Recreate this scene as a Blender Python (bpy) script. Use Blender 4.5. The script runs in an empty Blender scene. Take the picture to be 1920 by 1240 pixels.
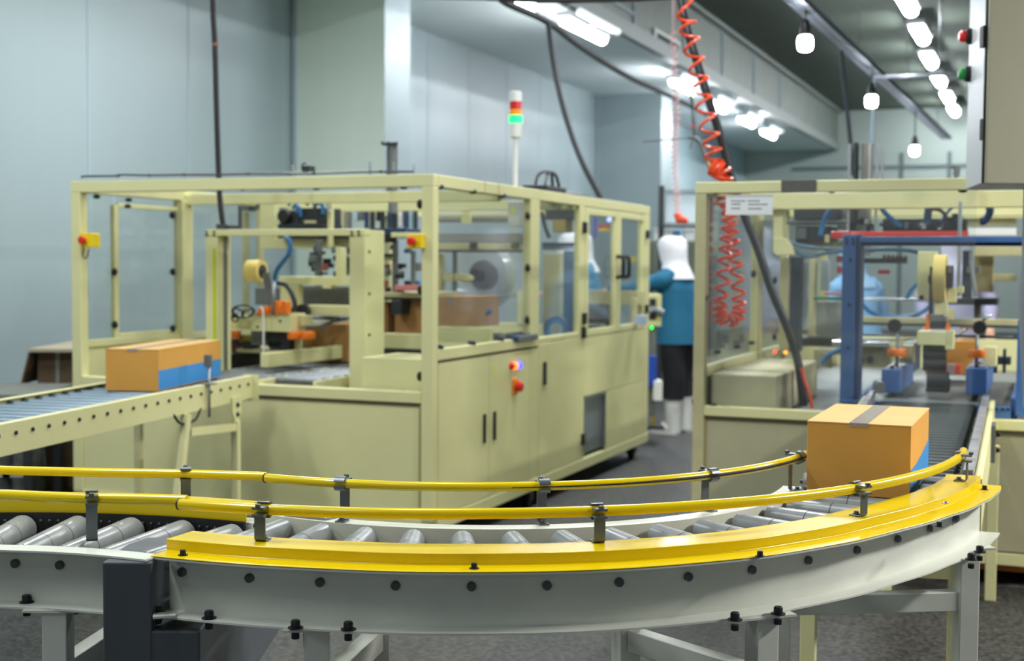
import bpy, math, random
from mathutils import Vector, Matrix
random.seed(7)
PI = math.pi
S = bpy.context.scene
COL = S.collection

# ---------------------------------------------------------------- camera
F_PX, CAM_H, ROLL = 2500.0, 1.40, 0.007
PITCH = math.atan((620 - 495.0) / F_PX)
fwv = Vector((0, math.cos(PITCH), -math.sin(PITCH)))
euv = Vector((0, math.sin(PITCH), math.cos(PITCH)))
rtv = Vector((math.cos(ROLL), 0, 0)) + euv * math.sin(ROLL)
upv = Vector((-math.sin(ROLL), 0, 0)) + euv * math.cos(ROLL)
cam_data = bpy.data.cameras.new('camera')
cam = bpy.data.objects.new('camera', cam_data)
COL.objects.link(cam)
cm = Matrix.Identity(4)
for i in range(3):
    cm[i][0] = rtv[i]; cm[i][1] = upv[i]; cm[i][2] = -fwv[i]
cm[2][3] = CAM_H
cam.matrix_world = cm
cam_data.sensor_width = 36.0
cam_data.lens = F_PX / 1920 * 36.0
cam_data.clip_start = 0.05
cam_data.clip_end = 200
cam_data.dof.use_dof = True
cam_data.dof.focus_distance = 2.95
cam_data.dof.aperture_fstop = 3.6
S.camera = cam

# ---------------------------------------------------------------- world, exposure
w = bpy.data.worlds.new('world'); S.world = w; w.use_nodes = True
w.node_tree.nodes['Background'].inputs[0].default_value = (0.74, 0.82, 0.88, 1)
w.node_tree.nodes['Background'].inputs[1].default_value = 0.40
S.view_settings.view_transform = 'Standard'
S.view_settings.look = 'None'
S.view_settings.gamma = 1.0
S.view_settings.exposure = 0.10
S.view_settings.use_curve_mapping = False
S.cycles.use_denoising = True
S.cycles.max_bounces = 8
S.cycles.transparent_max_bounces = 24
S.cycles.sample_clamp_indirect = 4.0
S.cycles.caustics_reflective = False
S.cycles.caustics_refractive = False

# ---------------------------------------------------------------- lamps out of frame (rows carried on, plus added fill lights)
def area(name, loc, sx, sy, power, col, rz=0.0, spread=180):
    l = bpy.data.lights.new(name, 'AREA'); l.shape = 'RECTANGLE'; l.size = sx; l.size_y = sy
    l.energy = power; l.color = col
    o = bpy.data.objects.new(name, l); COL.objects.link(o); o.location = loc; o.rotation_euler = (0, 0, rz)
    return o
ANG = math.radians(22.1)          # the machines, walls and lamp rows all run this way
SA, CA = math.sin(ANG), math.cos(ANG)
def row(x, y, t): return (x + SA * t, y + CA * t)
COOL = (0.93, 0.98, 1.0)
# (the lamps inside the picture are lit meshes, built with their fittings; these are the rows' lamps this side of the frame)
for t, e_ in ((-12.0, 45), (-8.2, 62), (-4.4, 85)): area('off_frame_light', (*row(0.0, 12.9, t), 3.75), 0.25, 1.3, e_, COOL, -ANG)
for t, e_ in ((-20.5, 30), (-17, 45), (-13.5, 80), (-10, 130), (-6.5, 150)): area('off_frame_light', (*row(5.97, 19.5, t), 4.60), 0.25, 1.3, e_, COOL, -ANG)
for x, y, z, pw_ in [(0.75, 5.8, 2.95, 36), (-0.35, 3.1, 3.0, 10), (-1.5, 0.4, 3.0, 6)]:
    l = bpy.data.lights.new('bulb_light', 'POINT'); l.energy = pw_; l.shadow_soft_size = 0.07; l.color = COOL
    o = bpy.data.objects.new('bulb_light', l); COL.objects.link(o); o.location = (x, y, z)
area('off_frame_light', (-1.9, 2.7, 3.7), 0.25, 1.3, 60, COOL, -ANG)  # unseen lamp added at left front to brighten the left machine's front
BULBS = [(1.86, 8.6, 2.87), (2.93, 11.0, 2.80), (4.19, 14.0, 2.66)]
for x, y, e_ in ((4.3, 3.0, 290), (5.4, 5.7, 250)): area('off_frame_light', (x, y, 3.3), 0.3, 1.3, e_, (1.0, 0.98, 0.94), -ANG)   # unseen lamps added at right to give the strong side light

# ---------------------------------------------------------------- materials
def lin(c): return tuple(((v / 255) / 12.92 if v / 255 <= 0.04045 else ((v / 255 + 0.055) / 1.055) ** 2.4) for v in c)
MATS = {}
def mat(name, col, rough=0.5, metal=0.0, var=0.0, scale=6.0, bump=0.0, bscale=60.0, emit=None, spec=0.5, coat=0.0, streak=False, col2=None):
    if name in MATS: return MATS[name]
    m = bpy.data.materials.new(name); m.use_nodes = True; nt = m.node_tree; N = nt.nodes; L = nt.links
    b = N['Principled BSDF']; c = lin(col)
    b.inputs['Base Color'].default_value = (*c, 1); b.inputs['Roughness'].default_value = rough
    b.inputs['Metallic'].default_value = metal; b.inputs['Specular IOR Level'].default_value = spec
    b.inputs['Coat Weight'].default_value = coat; b.inputs['Coat Roughness'].default_value = 0.08
    tc = N.new('ShaderNodeTexCoord')
    mp = N.new('ShaderNodeMapping'); L.new(tc.outputs['Object'], mp.inputs[0])
    if streak: mp.inputs['Scale'].default_value = (1, 1, 0.12)
    if var > 0:
        n = N.new('ShaderNodeTexNoise'); n.inputs['Scale'].default_value = scale; n.inputs['Detail'].default_value = 6; n.inputs['Roughness'].default_value = 0.65
        L.new(mp.outputs[0], n.inputs['Vector'])
        r = N.new('ShaderNodeValToRGB'); r.color_ramp.elements[0].position = 0.3; r.color_ramp.elements[1].position = 0.7
        c2 = lin(col2) if col2 else tuple(v * (1 - var) for v in c)
        r.color_ramp.elements[0].color = (*c2, 1)
        r.color_ramp.elements[1].color = (*[min(1, v * (1 + var * 0.35)) for v in c], 1)
        L.new(n.outputs['Fac'], r.inputs[0]); L.new(r.outputs[0], b.inputs['Base Color'])
        rr = N.new('ShaderNodeMapRange'); rr.inputs['To Min'].default_value = min(1, rough * 1.25); rr.inputs['To Max'].default_value = rough * 0.85
        L.new(n.outputs['Fac'], rr.inputs[0]); L.new(rr.outputs[0], b.inputs['Roughness'])
    if bump > 0:
        n2 = N.new('ShaderNodeTexNoise'); n2.inputs['Scale'].default_value = bscale; n2.inputs['Detail'].default_value = 4
        L.new(tc.outputs['Object'], n2.inputs['Vector'])
        bp = N.new('ShaderNodeBump'); bp.inputs['Strength'].default_value = bump; bp.inputs['Distance'].default_value = 0.01
        L.new(n2.outputs['Fac'], bp.inputs['Height']); L.new(bp.outputs[0], b.inputs['Normal'])
    if emit:
        b.inputs['Emission Color'].default_value = (*lin(emit[0]), 1); b.inputs['Emission Strength'].default_value = emit[1]
    MATS[name] = m
    return m
def glass(name, tint, haze=0.05, refl=0.06):
    if name in MATS: return MATS[name]
    m = bpy.data.materials.new(name); m.use_nodes = True; nt = m.node_tree; N = nt.nodes; L = nt.links
    N.remove(N['Principled BSDF']); out = N['Material Output']
    t = N.new('ShaderNodeBsdfTransparent'); t.inputs[0].default_value = (*tint, 1)
    g = N.new('ShaderNodeBsdfGlossy'); g.inputs['Roughness'].default_value = 0.06
    d = N.new('ShaderNodeBsdfDiffuse'); d.inputs[0].default_value = (0.75, 0.78, 0.76, 1)
    lw = N.new('ShaderNodeLayerWeight'); lw.inputs[0].default_value = 0.5
    pw = N.new('ShaderNodeMath'); pw.operation = 'POWER'; pw.inputs[1].default_value = 4.0; L.new(lw.outputs['Facing'], pw.inputs[0])
    fr = N.new('ShaderNodeMath'); fr.operation = 'MULTIPLY_ADD'; fr.inputs[1].default_value = 0.6; fr.inputs[2].default_value = 0.03; L.new(pw.outputs[0], fr.inputs[0])
    m1 = N.new('ShaderNodeMixShader'); m2 = N.new('ShaderNodeMixShader'); m2.inputs[0].default_value = haze
    L.new(fr.outputs[0], m1.inputs[0]); L.new(t.outputs[0], m1.inputs[1]); L.new(g.outputs[0], m1.inputs[2])
    L.new(m1.outputs[0], m2.inputs[1]); L.new(d.outputs[0], m2.inputs[2]); L.new(m2.outputs[0], out.inputs[0])
    MATS[name] = m; return m

CREAM = mat('cream_paint', (220, 217, 162), 0.38, var=0.05, scale=3, spec=0.5)
CREAMD = mat('cream_worn_paint', (196, 190, 146), 0.42, var=0.14, scale=7)
DKGAP = mat('panel_gap', (70, 62, 38), 0.8)
GREYP = mat('grey_white_paint', (216, 219, 208), 0.30, var=0.07, scale=5, coat=0.25)
YEL = mat('yellow_paint', (226, 196, 0), 0.24, coat=0.15, spec=0.4)
YELT = mat('yellow_tube_paint', (222, 194, 2), 0.22, coat=0.15, spec=0.4)
ROLL_M = mat('grey_roller_plastic', (136, 140, 140), 0.28, var=0.12, scale=22)
ROLLD = mat('dark_roller_steel', (72, 80, 80), 0.35, metal=0.35, var=0.3, scale=18)
GROOVE = mat('roller_groove', (38, 42, 44), 0.6)
BLACK = mat('black_plastic', (24, 25, 27), 0.45)
BOLT = mat('dark_bolt', (38, 39, 41), 0.42, metal=0.5)
STUD = mat('grey_bolt', (86, 90, 92), 0.4, metal=0.5)
STEEL = mat('bracket_steel', (112, 117, 120), 0.38, metal=0.65, var=0.15, scale=30)
CHROME = mat('bright_steel', (205, 208, 210), 0.18, metal=0.9)
GALV = mat('galvanised_steel', (150, 154, 158), 0.35, metal=0.7, var=0.2, scale=10)
MOTOR = mat('drive_housing_paint', (76, 82, 88), 0.42, var=0.12, scale=5)
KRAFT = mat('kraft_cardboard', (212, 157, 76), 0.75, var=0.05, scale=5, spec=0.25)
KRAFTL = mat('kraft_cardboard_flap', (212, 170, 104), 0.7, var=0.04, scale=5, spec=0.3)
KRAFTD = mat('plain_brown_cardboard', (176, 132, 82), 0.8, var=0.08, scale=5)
BLUEP = mat('blue_print', (56, 140, 208), 0.55)
TAPE = glass('clear_packing_tape', (0.80, 0.76, 0.72), 0.22)
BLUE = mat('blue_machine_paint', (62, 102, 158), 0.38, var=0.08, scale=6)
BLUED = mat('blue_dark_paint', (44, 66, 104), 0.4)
BHOSE = mat('blue_air_hose', (40, 104, 158), 0.35)
RED = mat('red_paint', (200, 52, 36), 0.35)
ORANGE = mat('orange_plastic', (236, 118, 24), 0.4)
COIL = mat('orange_coil_hose', (232, 78, 40), 0.32)
TAPER = mat('tape_roll_film', (236, 212, 128), 0.3, var=0.04)
GREYM = mat('grey_machine_metal', (120, 124, 126), 0.42, metal=0.4, var=0.18, scale=9)
DKM = mat('dark_machine_metal', (52, 56, 60), 0.45, metal=0.3, var=0.2, scale=12)
GLASS = glass('clear_guard_panel', (0.95, 0.97, 0.96), 0.025)
GLASSD = glass('smoky_guard_panel', (0.95, 0.97, 0.97), 0.022)
FILM = glass('film_web', (0.8, 0.84, 0.86), 0.35)
WHITE = mat('white_plastic', (225, 226, 224), 0.45)
PAPER = mat('paper', (236, 238, 238), 0.7)
INK = mat('grey_ink', (98, 104, 110), 0.8)
RUBBER = mat('rubber', (30, 31, 33), 0.7)

# ---------------------------------------------------------------- mesh builder
class B:
    def __init__(s): s.v = []; s.f = []; s.mi = []; s.sm = []; s.mats = []; s.cur = 0
    def use(s, m):
        if m not in s.mats: s.mats.append(m)
        s.cur = s.mats.index(m); return s
    def add(s, verts, faces, smooth=False):
        o = len(s.v); s.v += [Vector(p) for p in verts]
        for f in faces: s.f.append([i + o for i in f]); s.mi.append(s.cur); s.sm.append(smooth)
        return s
    def box(s, x0, x1, y0, y1, z0, z1):
        v = [(x, y, z) for z in (z0, z1) for y in (y0, y1) for x in (x0, x1)]
        return s.add(v, [(0, 2, 3, 1), (4, 5, 7, 6), (0, 1, 5, 4), (2, 6, 7, 3), (0, 4, 6, 2), (1, 3, 7, 5)])
    def obox(s, c, sx, sy, sz, rz=0.0, rx=0.0, ry=0.0):     # oriented box about its centre
        M = Matrix.Translation(Vector(c)) @ Matrix.Rotation(rz, 4, 'Z') @ Matrix.Rotation(ry, 4, 'Y') @ Matrix.Rotation(rx, 4, 'X')
        v = [M @ Vector((x * sx / 2, y * sy / 2, z * sz / 2)) for z in (-1, 1) for y in (-1, 1) for x in (-1, 1)]
        return s.add(v, [(0, 2, 3, 1), (4, 5, 7, 6), (0, 1, 5, 4), (2, 6, 7, 3), (0, 4, 6, 2), (1, 3, 7, 5)])
    def bar(s, p0, p1, w, h, upd=(0, 0, 1)):               # rectangular bar from p0 to p1
        p0 = Vector(p0); p1 = Vector(p1); d = (p1 - p0).normalized(); u = Vector(upd)
        if abs(d.dot(u)) > 0.99: u = Vector((0, 1, 0))
        r = d.cross(u).normalized(); u = r.cross(d).normalized()
        v = [p + r * (a * w / 2) + u * (b * h / 2) for p in (p0, p1) for b in (-1, 1) for a in (-1, 1)]
        return s.add(v, [(0, 1, 3, 2), (4, 6, 7, 5), (0, 4, 5, 1), (2, 3, 7, 6), (0, 2, 6, 4), (1, 5, 7, 3)])
    def prof(s, p0, p1, prof, n=20, cap=True):             # lathe: prof = [(t 0..1, radius)]
        p0 = Vector(p0); p1 = Vector(p1); d = p1 - p0; dn = d.normalized()
        a = dn.orthogonal().normalized(); b = dn.cross(a)
        v = []; f = []
        for t, r in prof:
            c = p0 + d * t
            v += [c + a * (r * math.cos(2 * PI * k / n)) + b * (r * math.sin(2 * PI * k / n)) for k in range(n)]
        for i in range(len(prof) - 1):
            for k in range(n): f.append((i * n + k, i * n + (k + 1) % n, (i + 1) * n + (k + 1) % n, (i + 1) * n + k))
        s.add(v, f, True)
        if cap:
            m = len(prof) - 1
            s.add(v[:n], [tuple(reversed(range(n)))]); s.add(v[m * n:], [tuple(range(n))])
        return s
    def cyl(s, p0, p1, r, n=16, r2=None): return s.prof(p0, p1, [(0, r), (1, r if r2 is None else r2)], n)
    def tube(s, pts, r, n=10, cap=True):
        pts = [Vector(p) for p in pts]; rings = []; nrm = None; rr = r if isinstance(r, (list, tuple)) else [r] * len(pts)
        for i, p in enumerate(pts):
            d = (pts[min(i + 1, len(pts) - 1)] - pts[max(i - 1, 0)]).normalized()
            if nrm is None: nrm = d.orthogonal().normalized()
            nrm = (nrm - d * nrm.dot(d)).normalized(); b = d.cross(nrm)
            rings.append([p + nrm * (rr[i] * math.cos(2 * PI * k / n)) + b * (rr[i] * math.sin(2 * PI * k / n)) for k in range(n)])
        v = [q for g in rings for q in g]; f = []
        for i in range(len(pts) - 1):
            for k in range(n): f.append((i * n + k, i * n + (k + 1) % n, (i + 1) * n + (k + 1) % n, (i + 1) * n + k))
        s.add(v, f, True)
        if cap: s.add(rings[0], [tuple(reversed(range(n)))]); s.add(rings[-1], [tuple(range(n))])
        return s
    def prism(s, poly, z0, z1):                            # polygon in xy, extruded in z
        n = len(poly); v = [(x, y, z0) for x, y in poly] + [(x, y, z1) for x, y in poly]
        f = [tuple(reversed(range(n))), tuple(range(n, 2 * n))] + [(i, (i + 1) % n, n + (i + 1) % n, n + i) for i in range(n)]
        return s.add(v, f)
    def slab(s, poly, axis, a0, a1):                       # polygon of (p,q) in the plane normal to axis, thick from a0 to a1
        def m(p, q, a): return {'x': (a, p, q), 'y': (p, a, q), 'z': (p, q, a)}[axis]
        n = len(poly); v = [m(p, q, a0) for p, q in poly] + [m(p, q, a1) for p, q in poly]
        f = [tuple(reversed(range(n))), tuple(range(n, 2 * n))] + [(i, (i + 1) % n, n + (i + 1) % n, n + i) for i in range(n)]
        return s.add(v, f)
    def sweep(s, rings, closed=True, smooth=True):         # rings of equal length joined in order
        n = len(rings[0]); v = [q for g in rings for q in g]; f = []
        for i in range(len(rings) - 1):
            for k in range(n if closed else n - 1):
                f.append((i * n + k, (i + 1) * n + k, (i + 1) * n + (k + 1) % n, i * n + (k + 1) % n))
        s.add(v, f, smooth)
        if closed: s.add(rings[0], [tuple(range(n))]); s.add(rings[-1], [tuple(reversed(range(n)))])
        return s
    def ell(s, c, rx, ry, rz, nu=16, nv=10, rot=None):
        v = []; f = []; c = Vector(c)
        for i in range(nv + 1):
            th = PI * i / nv
            for k in range(nu):
                ph = 2 * PI * k / nu; q = Vector((rx * math.sin(th) * math.cos(ph), ry * math.sin(th) * math.sin(ph), rz * math.cos(th)))
                if rot: q = rot @ q
                v.append(c + q)
        for i in range(nv):
            for k in range(nu): f.append((i * nu + k, (i + 1) * nu + k, (i + 1) * nu + (k + 1) % nu, i * nu + (k + 1) % nu))
        return s.add(v, f, True)

FR = {}                                                    # world frame of every top-level thing
def thing(name, label, cat, loc=(0, 0, 0), rz=0.0, group=None, base_frame=None):
    o = bpy.data.objects.new(name, None); COL.objects.link(o)
    o.empty_display_size = 0.1
    o.location = loc; o.rotation_euler = (0, 0, rz)
    o['label'] = label; o['category'] = cat
    if group: o['group'] = group
    FR[o.name] = Matrix.Translation(Vector(loc)) @ Matrix.Rotation(rz, 4, 'Z')
    return o
def mesh_of(name, b, m, frame=None, bevel=0.0, fixn=True):
    import bmesh
    me = bpy.data.meshes.new(name)
    inv = frame.inverted() if frame is not None else Matrix.Identity(4)
    vs = [inv @ p for p in b.v]
    lo = Vector([min(p[i] for p in vs) for i in range(3)]); hi = Vector([max(p[i] for p in vs) for i in range(3)])
    c = (lo + hi) / 2
    me.from_pydata([tuple(p - c) for p in vs], [], b.f)
    mats = b.mats or [m]
    for q in mats: me.materials.append(q)
    if b.mats: me.polygons.foreach_set('material_index', b.mi)
    me.polygons.foreach_set('use_smooth', b.sm)
    bm = bmesh.new(); bm.from_mesh(me)
    bmesh.ops.remove_doubles(bm, verts=bm.verts, dist=1e-6)
    if fixn: bmesh.ops.recalc_face_normals(bm, faces=bm.faces)
    for e in bm.edges:
        if len(e.link_faces) == 2 and e.calc_face_angle(0) > 0.6: e.smooth = False
    bm.to_mesh(me); bm.free()
    return me, c
def obj(name, b, m=None, parent=None, bevel=0.0, local=False, label=None, fixn=True):
    """one mesh object; vertices given in world space, or (local) in the parent's own frame"""
    frame = None
    if parent is not None and not local: frame = FR[parent.name]
    me, c = mesh_of(name, b, m, frame, fixn=fixn)
    o = bpy.data.objects.new(name, me); COL.objects.link(o); o.location = c
    if parent is not None: o.parent = parent; FR[o.name] = (FR[parent.name]) @ Matrix.Translation(c)
    else: FR[o.name] = Matrix.Translation(c)
    if label: o['label'] = label
    if bevel > 0:
        md = o.modifiers.new('bevel', 'BEVEL'); md.width = bevel; md.segments = 2; md.limit_method = 'ANGLE'; md.angle_limit = 0.7
    return o
def sub(name, b, m, parent, root, bevel=0.0, label=None):
    """a sub-part: vertices in the frame of the top-level thing `root`, parented to the part"""
    me, c = mesh_of(name, b, m)
    o = bpy.data.objects.new(name, me); COL.objects.link(o); o.parent = parent
    o.location = c - Vector(parent.location)
    if label: o['label'] = label
    if bevel > 0:
        md = o.modifiers.new('bevel', 'BEVEL'); md.width = bevel; md.segments = 2; md.limit_method = 'ANGLE'
    return o
def struct(name, b, m, bevel=0.0):
    o = obj(name, b, m, None, bevel); o['kind'] = 'structure'; return o
def tag(o, label, cat, group=None, kind=None):
    o['label'] = label; o['category'] = cat
    if group: o['group'] = group
    if kind: o['kind'] = kind
    return o
def clone(o, parent=None, loc=None, rz=None, label=None):
    c = o.copy(); COL.objects.link(c)
    if parent: c.parent = parent
    if loc is not None: c.location = loc
    if rz is not None: c.rotation_euler = (0, 0, rz)
    if label: c['label'] = label
    for ch in list(o.children): clone(ch, c)
    return c
def cat_rom(pts, k=8):
    P = [Vector(p) for p in pts]; P = [P[0] * 2 - P[1]] + P + [P[-1] * 2 - P[-2]]; out = []
    for i in range(1, len(P) - 2):
        for j in range(k):
            t = j / k; a, b_, c, d = P[i - 1], P[i], P[i + 1], P[i + 2]
            out.append(0.5 * ((2 * b_) + (c - a) * t + (2 * a - 5 * b_ + 4 * c - d) * t * t + (3 * b_ - a - 3 * c + d) * t ** 3))
    out.append(P[-2]); return out
def arc(cx, cy, R, a0, a1, z, n=40):
    return [Vector((cx + R * math.cos(math.radians(a0 + (a1 - a0) * i / n)), cy + R * math.sin(math.radians(a0 + (a1 - a0) * i / n)), z)) for i in range(n + 1)]

# measuring helpers: where a sight line meets a known plane of the place
def ray(px, py): return fwv + rtv * ((px - 960) / F_PX) + upv * ((620 - py) / F_PX)
def PZ(px, py, z):
    r = ray(px, py); t = (z - CAM_H) / r.z; return Vector((r.x * t, r.y * t, z))
def PY(px, py, Y):
    r = ray(px, py); t = Y / r.y; return Vector((r.x * t, Y, CAM_H + r.z * t))
class Plan:                                                # a machine's own axes: u along its front, w towards its back
    def __init__(s, ox, oy): s.o = (ox, oy)
    def W(s, u, w_, z): return Vector((s.o[0] + CA * u + SA * w_, s.o[1] - SA * u + CA * w_, z))
    def F(s, px, py, w_):
        r = ray(px, py); t = (w_ + SA * s.o[0] + CA * s.o[1]) / (SA * r.x + CA * r.y)
        return (CA * (r.x * t - s.o[0]) - SA * (r.y * t - s.o[1]), CAM_H + r.z * t)
    def Sd(s, px, py, u):
        r = ray(px, py); t = (u + CA * s.o[0] - SA * s.o[1]) / (CA * r.x - SA * r.y)
        return (SA * (r.x * t - s.o[0]) + CA * (r.y * t - s.o[1]), CAM_H + r.z * t)
ML = Plan(-0.378, 6.361)
MR = Plan(0.85, 6.31)
# ================================================================ the room
def floor_mat():
    m = bpy.data.materials.new('speckled_concrete_floor'); m.use_nodes = True; nt = m.node_tree; N = nt.nodes; L = nt.links
    b = N['Principled BSDF']; tc = N.new('ShaderNodeTexCoord')
    n1 = N.new('ShaderNodeTexNoise'); n1.inputs['Scale'].default_value = 45; n1.inputs['Detail'].default_value = 8; n1.inputs['Roughness'].default_value = 0.7
    n2 = N.new('ShaderNodeTexNoise'); n2.inputs['Scale'].default_value = 1.3; n2.inputs['Detail'].default_value = 5
    v = N.new('ShaderNodeTexVoronoi'); v.inputs['Scale'].default_value = 55
    for q in (n1, n2, v): L.new(tc.outputs['Object'], q.inputs['Vector'])
    r1 = N.new('ShaderNodeValToRGB'); r1.color_ramp.elements[0].position = 0.42; r1.color_ramp.elements[1].position = 0.60
    r1.color_ramp.elements[0].color = (*lin((26, 26, 25)), 1); r1.color_ramp.elements[1].color = (*lin((76, 75, 72)), 1)
    L.new(n1.outputs['Fac'], r1.inputs[0])
    r2 = N.new('ShaderNodeValToRGB'); r2.color_ramp.elements[0].color = (0.72, 0.72, 0.74, 1); r2.color_ramp.elements[1].color = (1, 1, 1, 1)
    r2.color_ramp.elements[0].position = 0.35; r2.color_ramp.elements[1].position = 0.62
    L.new(n2.outputs['Fac'], r2.inputs[0])
    mx = N.new('ShaderNodeMix'); mx.data_type = 'RGBA'; mx.blend_type = 'MULTIPLY'; mx.inputs[0].default_value = 1
    L.new(r1.outputs[0], mx.inputs[6]); L.new(r2.outputs[0], mx.inputs[7])
    r3 = N.new('ShaderNodeValToRGB'); r3.color_ramp.elements[0].position = 0.0; r3.color_ramp.elements[1].position = 0.16
    r3.color_ramp.elements[0].color = (1.5, 1.5, 1.5, 1); r3.color_ramp.elements[1].color = (1, 1, 1, 1)
    L.new(v.outputs['Distance'], r3.inputs[0])
    m2 = N.new('ShaderNodeMix'); m2.data_type = 'RGBA'; m2.blend_type = 'MULTIPLY'; m2.inputs[0].default_value = 1
    L.new(mx.outputs[2], m2.inputs[6]); L.new(r3.outputs[0], m2.inputs[7]); L.new(m2.outputs[2], b.inputs['Base Color'])
    b.inputs['Roughness'].default_value = 0.55
    bp = N.new('ShaderNodeBump'); bp.inputs['Strength'].default_value = 0.25; bp.inputs['Distance'].default_value = 0.004
    L.new(n1.outputs['Fac'], bp.inputs['Height']); L.new(bp.outputs[0], b.inputs['Normal'])
    return m
struct('floor', B().box(-14, 26, -4, 42, -0.1, 0), floor_mat())
WALL = mat('cold_room_wall_panel', (150, 165, 168), 0.42, var=0.07, scale=0.9, streak=True)
WALLG = mat('grey_wall_panel', (214, 226, 214), 0.5, var=0.06, scale=1.2, streak=True)
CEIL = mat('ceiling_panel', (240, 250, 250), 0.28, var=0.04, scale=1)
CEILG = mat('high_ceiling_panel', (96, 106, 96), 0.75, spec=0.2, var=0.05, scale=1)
SEAM = mat('panel_seam', (158, 176, 184), 0.6)
WO = (-3.4, 9.2)                                           # a point on the left wall
def wl(t, n, z):                                           # along the left wall, n out of it into the room
    return Vector((WO[0] + SA * t + CA * n, WO[1] + CA * t - SA * n, z))
def wbox(b, t0, t1, n0, n1, z0, z1):
    v = [wl(t, n, z) for z in (z0, z1) for n in (n0, n1) for t in (t0, t1)]
    return b.add(v, [(0, 2, 3, 1), (4, 5, 7, 6), (0, 1, 5, 4), (2, 6, 7, 3), (0, 4, 6, 2), (1, 3, 7, 5)])
ZL, ZH = 4.0, 4.85
b = B().use(WALL)
wbox(b, -14, 12.6, -0.2, 0, 0, ZL)
b.use(SEAM)
for t in (0.72, 1.95, 3.4, 5.9, 6.45, 7.6, 8.8, 10, 11.2): wbox(b, t, t + 0.02, 0.0, 0.004, 0, ZL)
struct('wall_left', b, WALL)
b = B().use(WALL); wbox(b, -14, 12.6, 0.0, 0.03, 0, 0.14); struct('baseboard_left', b, WALLG)
b = B().use(WALLG); wbox(b, 3.56, 4.07, 0.0, 0.96, 0, ZL)
b.use(WALL); wbox(b, 3.565, 4.075, 0.96, 0.965, 0, ZL)
b.use(SEAM); wbox(b, 3.53, 3.56, 0.02, 0.05, 0, ZL)
struct('wall_pilaster', b, WALLG)
# short wall at the end of the low bay, then the wall going on behind it
b = B().use(WALL); wbox(b, 12.4, 13.0, 0.0, 1.05, 0, ZL)
b.use(SEAM); wbox(b, 12.39, 12.4, 0.03, 0.06, 0, ZL)
struct('wall_bay_end', b, WALL)
b = B(); wbox(b, 12.6, 24.0, -0.2, 0.0, 0, ZL); struct('wall_far_left', b, mat('far_wall_panel', (176, 200, 206), 0.5, var=0.06, scale=1))
# low ceiling, upstand and high ceiling
NS = 1.62                                                  # width of the low ceiling strip
b = B(); wbox(b, -14, 24, -0.2, 2.05, ZL, ZL + 0.12); struct('ceiling_low', b, CEIL)
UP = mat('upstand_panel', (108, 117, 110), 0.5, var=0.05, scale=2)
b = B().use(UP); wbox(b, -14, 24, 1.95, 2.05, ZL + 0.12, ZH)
b.use(SEAM)
for z in (4.26, 4.40, 4.54, 4.68): wbox(b, -14, 7.6, 2.05, 2.07, z, z + 0.03)
for t in (4.6, 7.6, 9.8, 12, 14.2, 16.4): wbox(b, t, t + 0.03, 2.05, 2.075, ZL + 0.12, ZH)
struct('wall_upstand', b, UP)
b = B(); wbox(b, -14, 24, 2.02, 2.10, ZL - 0.03, ZL + 0.14); struct('trim_1', b, mat('grey_trim', (128, 136, 132), 0.5))
b = B(); wbox(b, -14, 24, 1.95, 2.15, ZH - 0.05, ZH); struct('trim_2', b, mat('grey_trim', (128, 136, 132), 0.5))
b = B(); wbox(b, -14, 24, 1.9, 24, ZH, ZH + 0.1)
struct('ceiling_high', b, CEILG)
ENDW = mat('end_wall_panel', (168, 182, 174), 0.55, var=0.05, scale=1)
b = B().use(ENDW); wbox(b, 23.2, 23.4, -0.2, 24, 0, ZH)
b.use(mat('dark_seam', (96, 110, 112), 0.6))
for n in (3.4, 4.4, 6.9, 9.2): wbox(b, 23.18, 23.2, n, n + 0.09, 0, 3.9)
wbox(b, 23.17, 23.2, 1.05, 7.4, 3.55, 3.62)
struct('wall_back', b, ENDW)

# low-ceiling tube fittings
LAMP = mat('lit_tube', (255, 255, 255), 0.4, emit=((246, 250, 255), 95))
LAMPB = mat('lit_bulb', (255, 255, 255), 0.4, emit=((240, 248, 255), 110))
HOUS = mat('lamp_housing', (206, 214, 216), 0.3, emit=None)
LAMP2 = mat('dim_tube', (240, 245, 250), 0.4, emit=((236, 242, 248), 0.6))
def tube_fitting(x, y, z, name, label, L=1.25, grp=None, twin=False):
    t = thing(name, label, 'ceiling light', (x, y, z), -ANG, grp)
    obj('lamp_housing', B().box(-0.07, 0.07, -L / 2, L / 2, 0.03, 0.09), HOUS, t, local=True, bevel=0.01)
    b = B(); b.prof((0, -L / 2 + 0.03, 0), (0, L / 2 - 0.03, 0), [(0, 0.03), (0.02, 0.05), (0.98, 0.05), (1, 0.03)], 14)
    obj('diffuser', b, LAMP, t, local=True)
    for s in (-1, 1): obj('hanger', B().cyl((0, s * L * .35, 0.09), (0, s * L * .35, 0.22), 0.006, 6), GALV, t, local=True)
    if twin:
        obj('upper_tube', B().prof((0.13, -L / 2 + 0.12, 0.10), (0.13, L / 2 + 0.1, 0.10), [(0, 0.02), (0.02, 0.036), (0.98, 0.036), (1, 0.02)], 12), LAMP2, t, local=True)
        obj('tube_bracket', B().box(0, 0.13, -0.03, 0.03, 0.05, 0.075), HOUS, t, local=True)
    return t
low = [((975, 6), 'short tube light of the low ceiling row cut off by the top frame edge'),
       ((1095, 58), 'largest tube light on the low ceiling, beside the black cable drop'),
       ((1280, 163), 'tube light on the low ceiling just left of the orange coiled hose'),
       ((1345, 200), 'tube light on the low ceiling right behind the sloping black hose'),
       ((1400, 229), 'second farthest tube light of the low ceiling row'),
       ((1441, 252), 'farthest and smallest tube light of the low ceiling row')]
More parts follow.
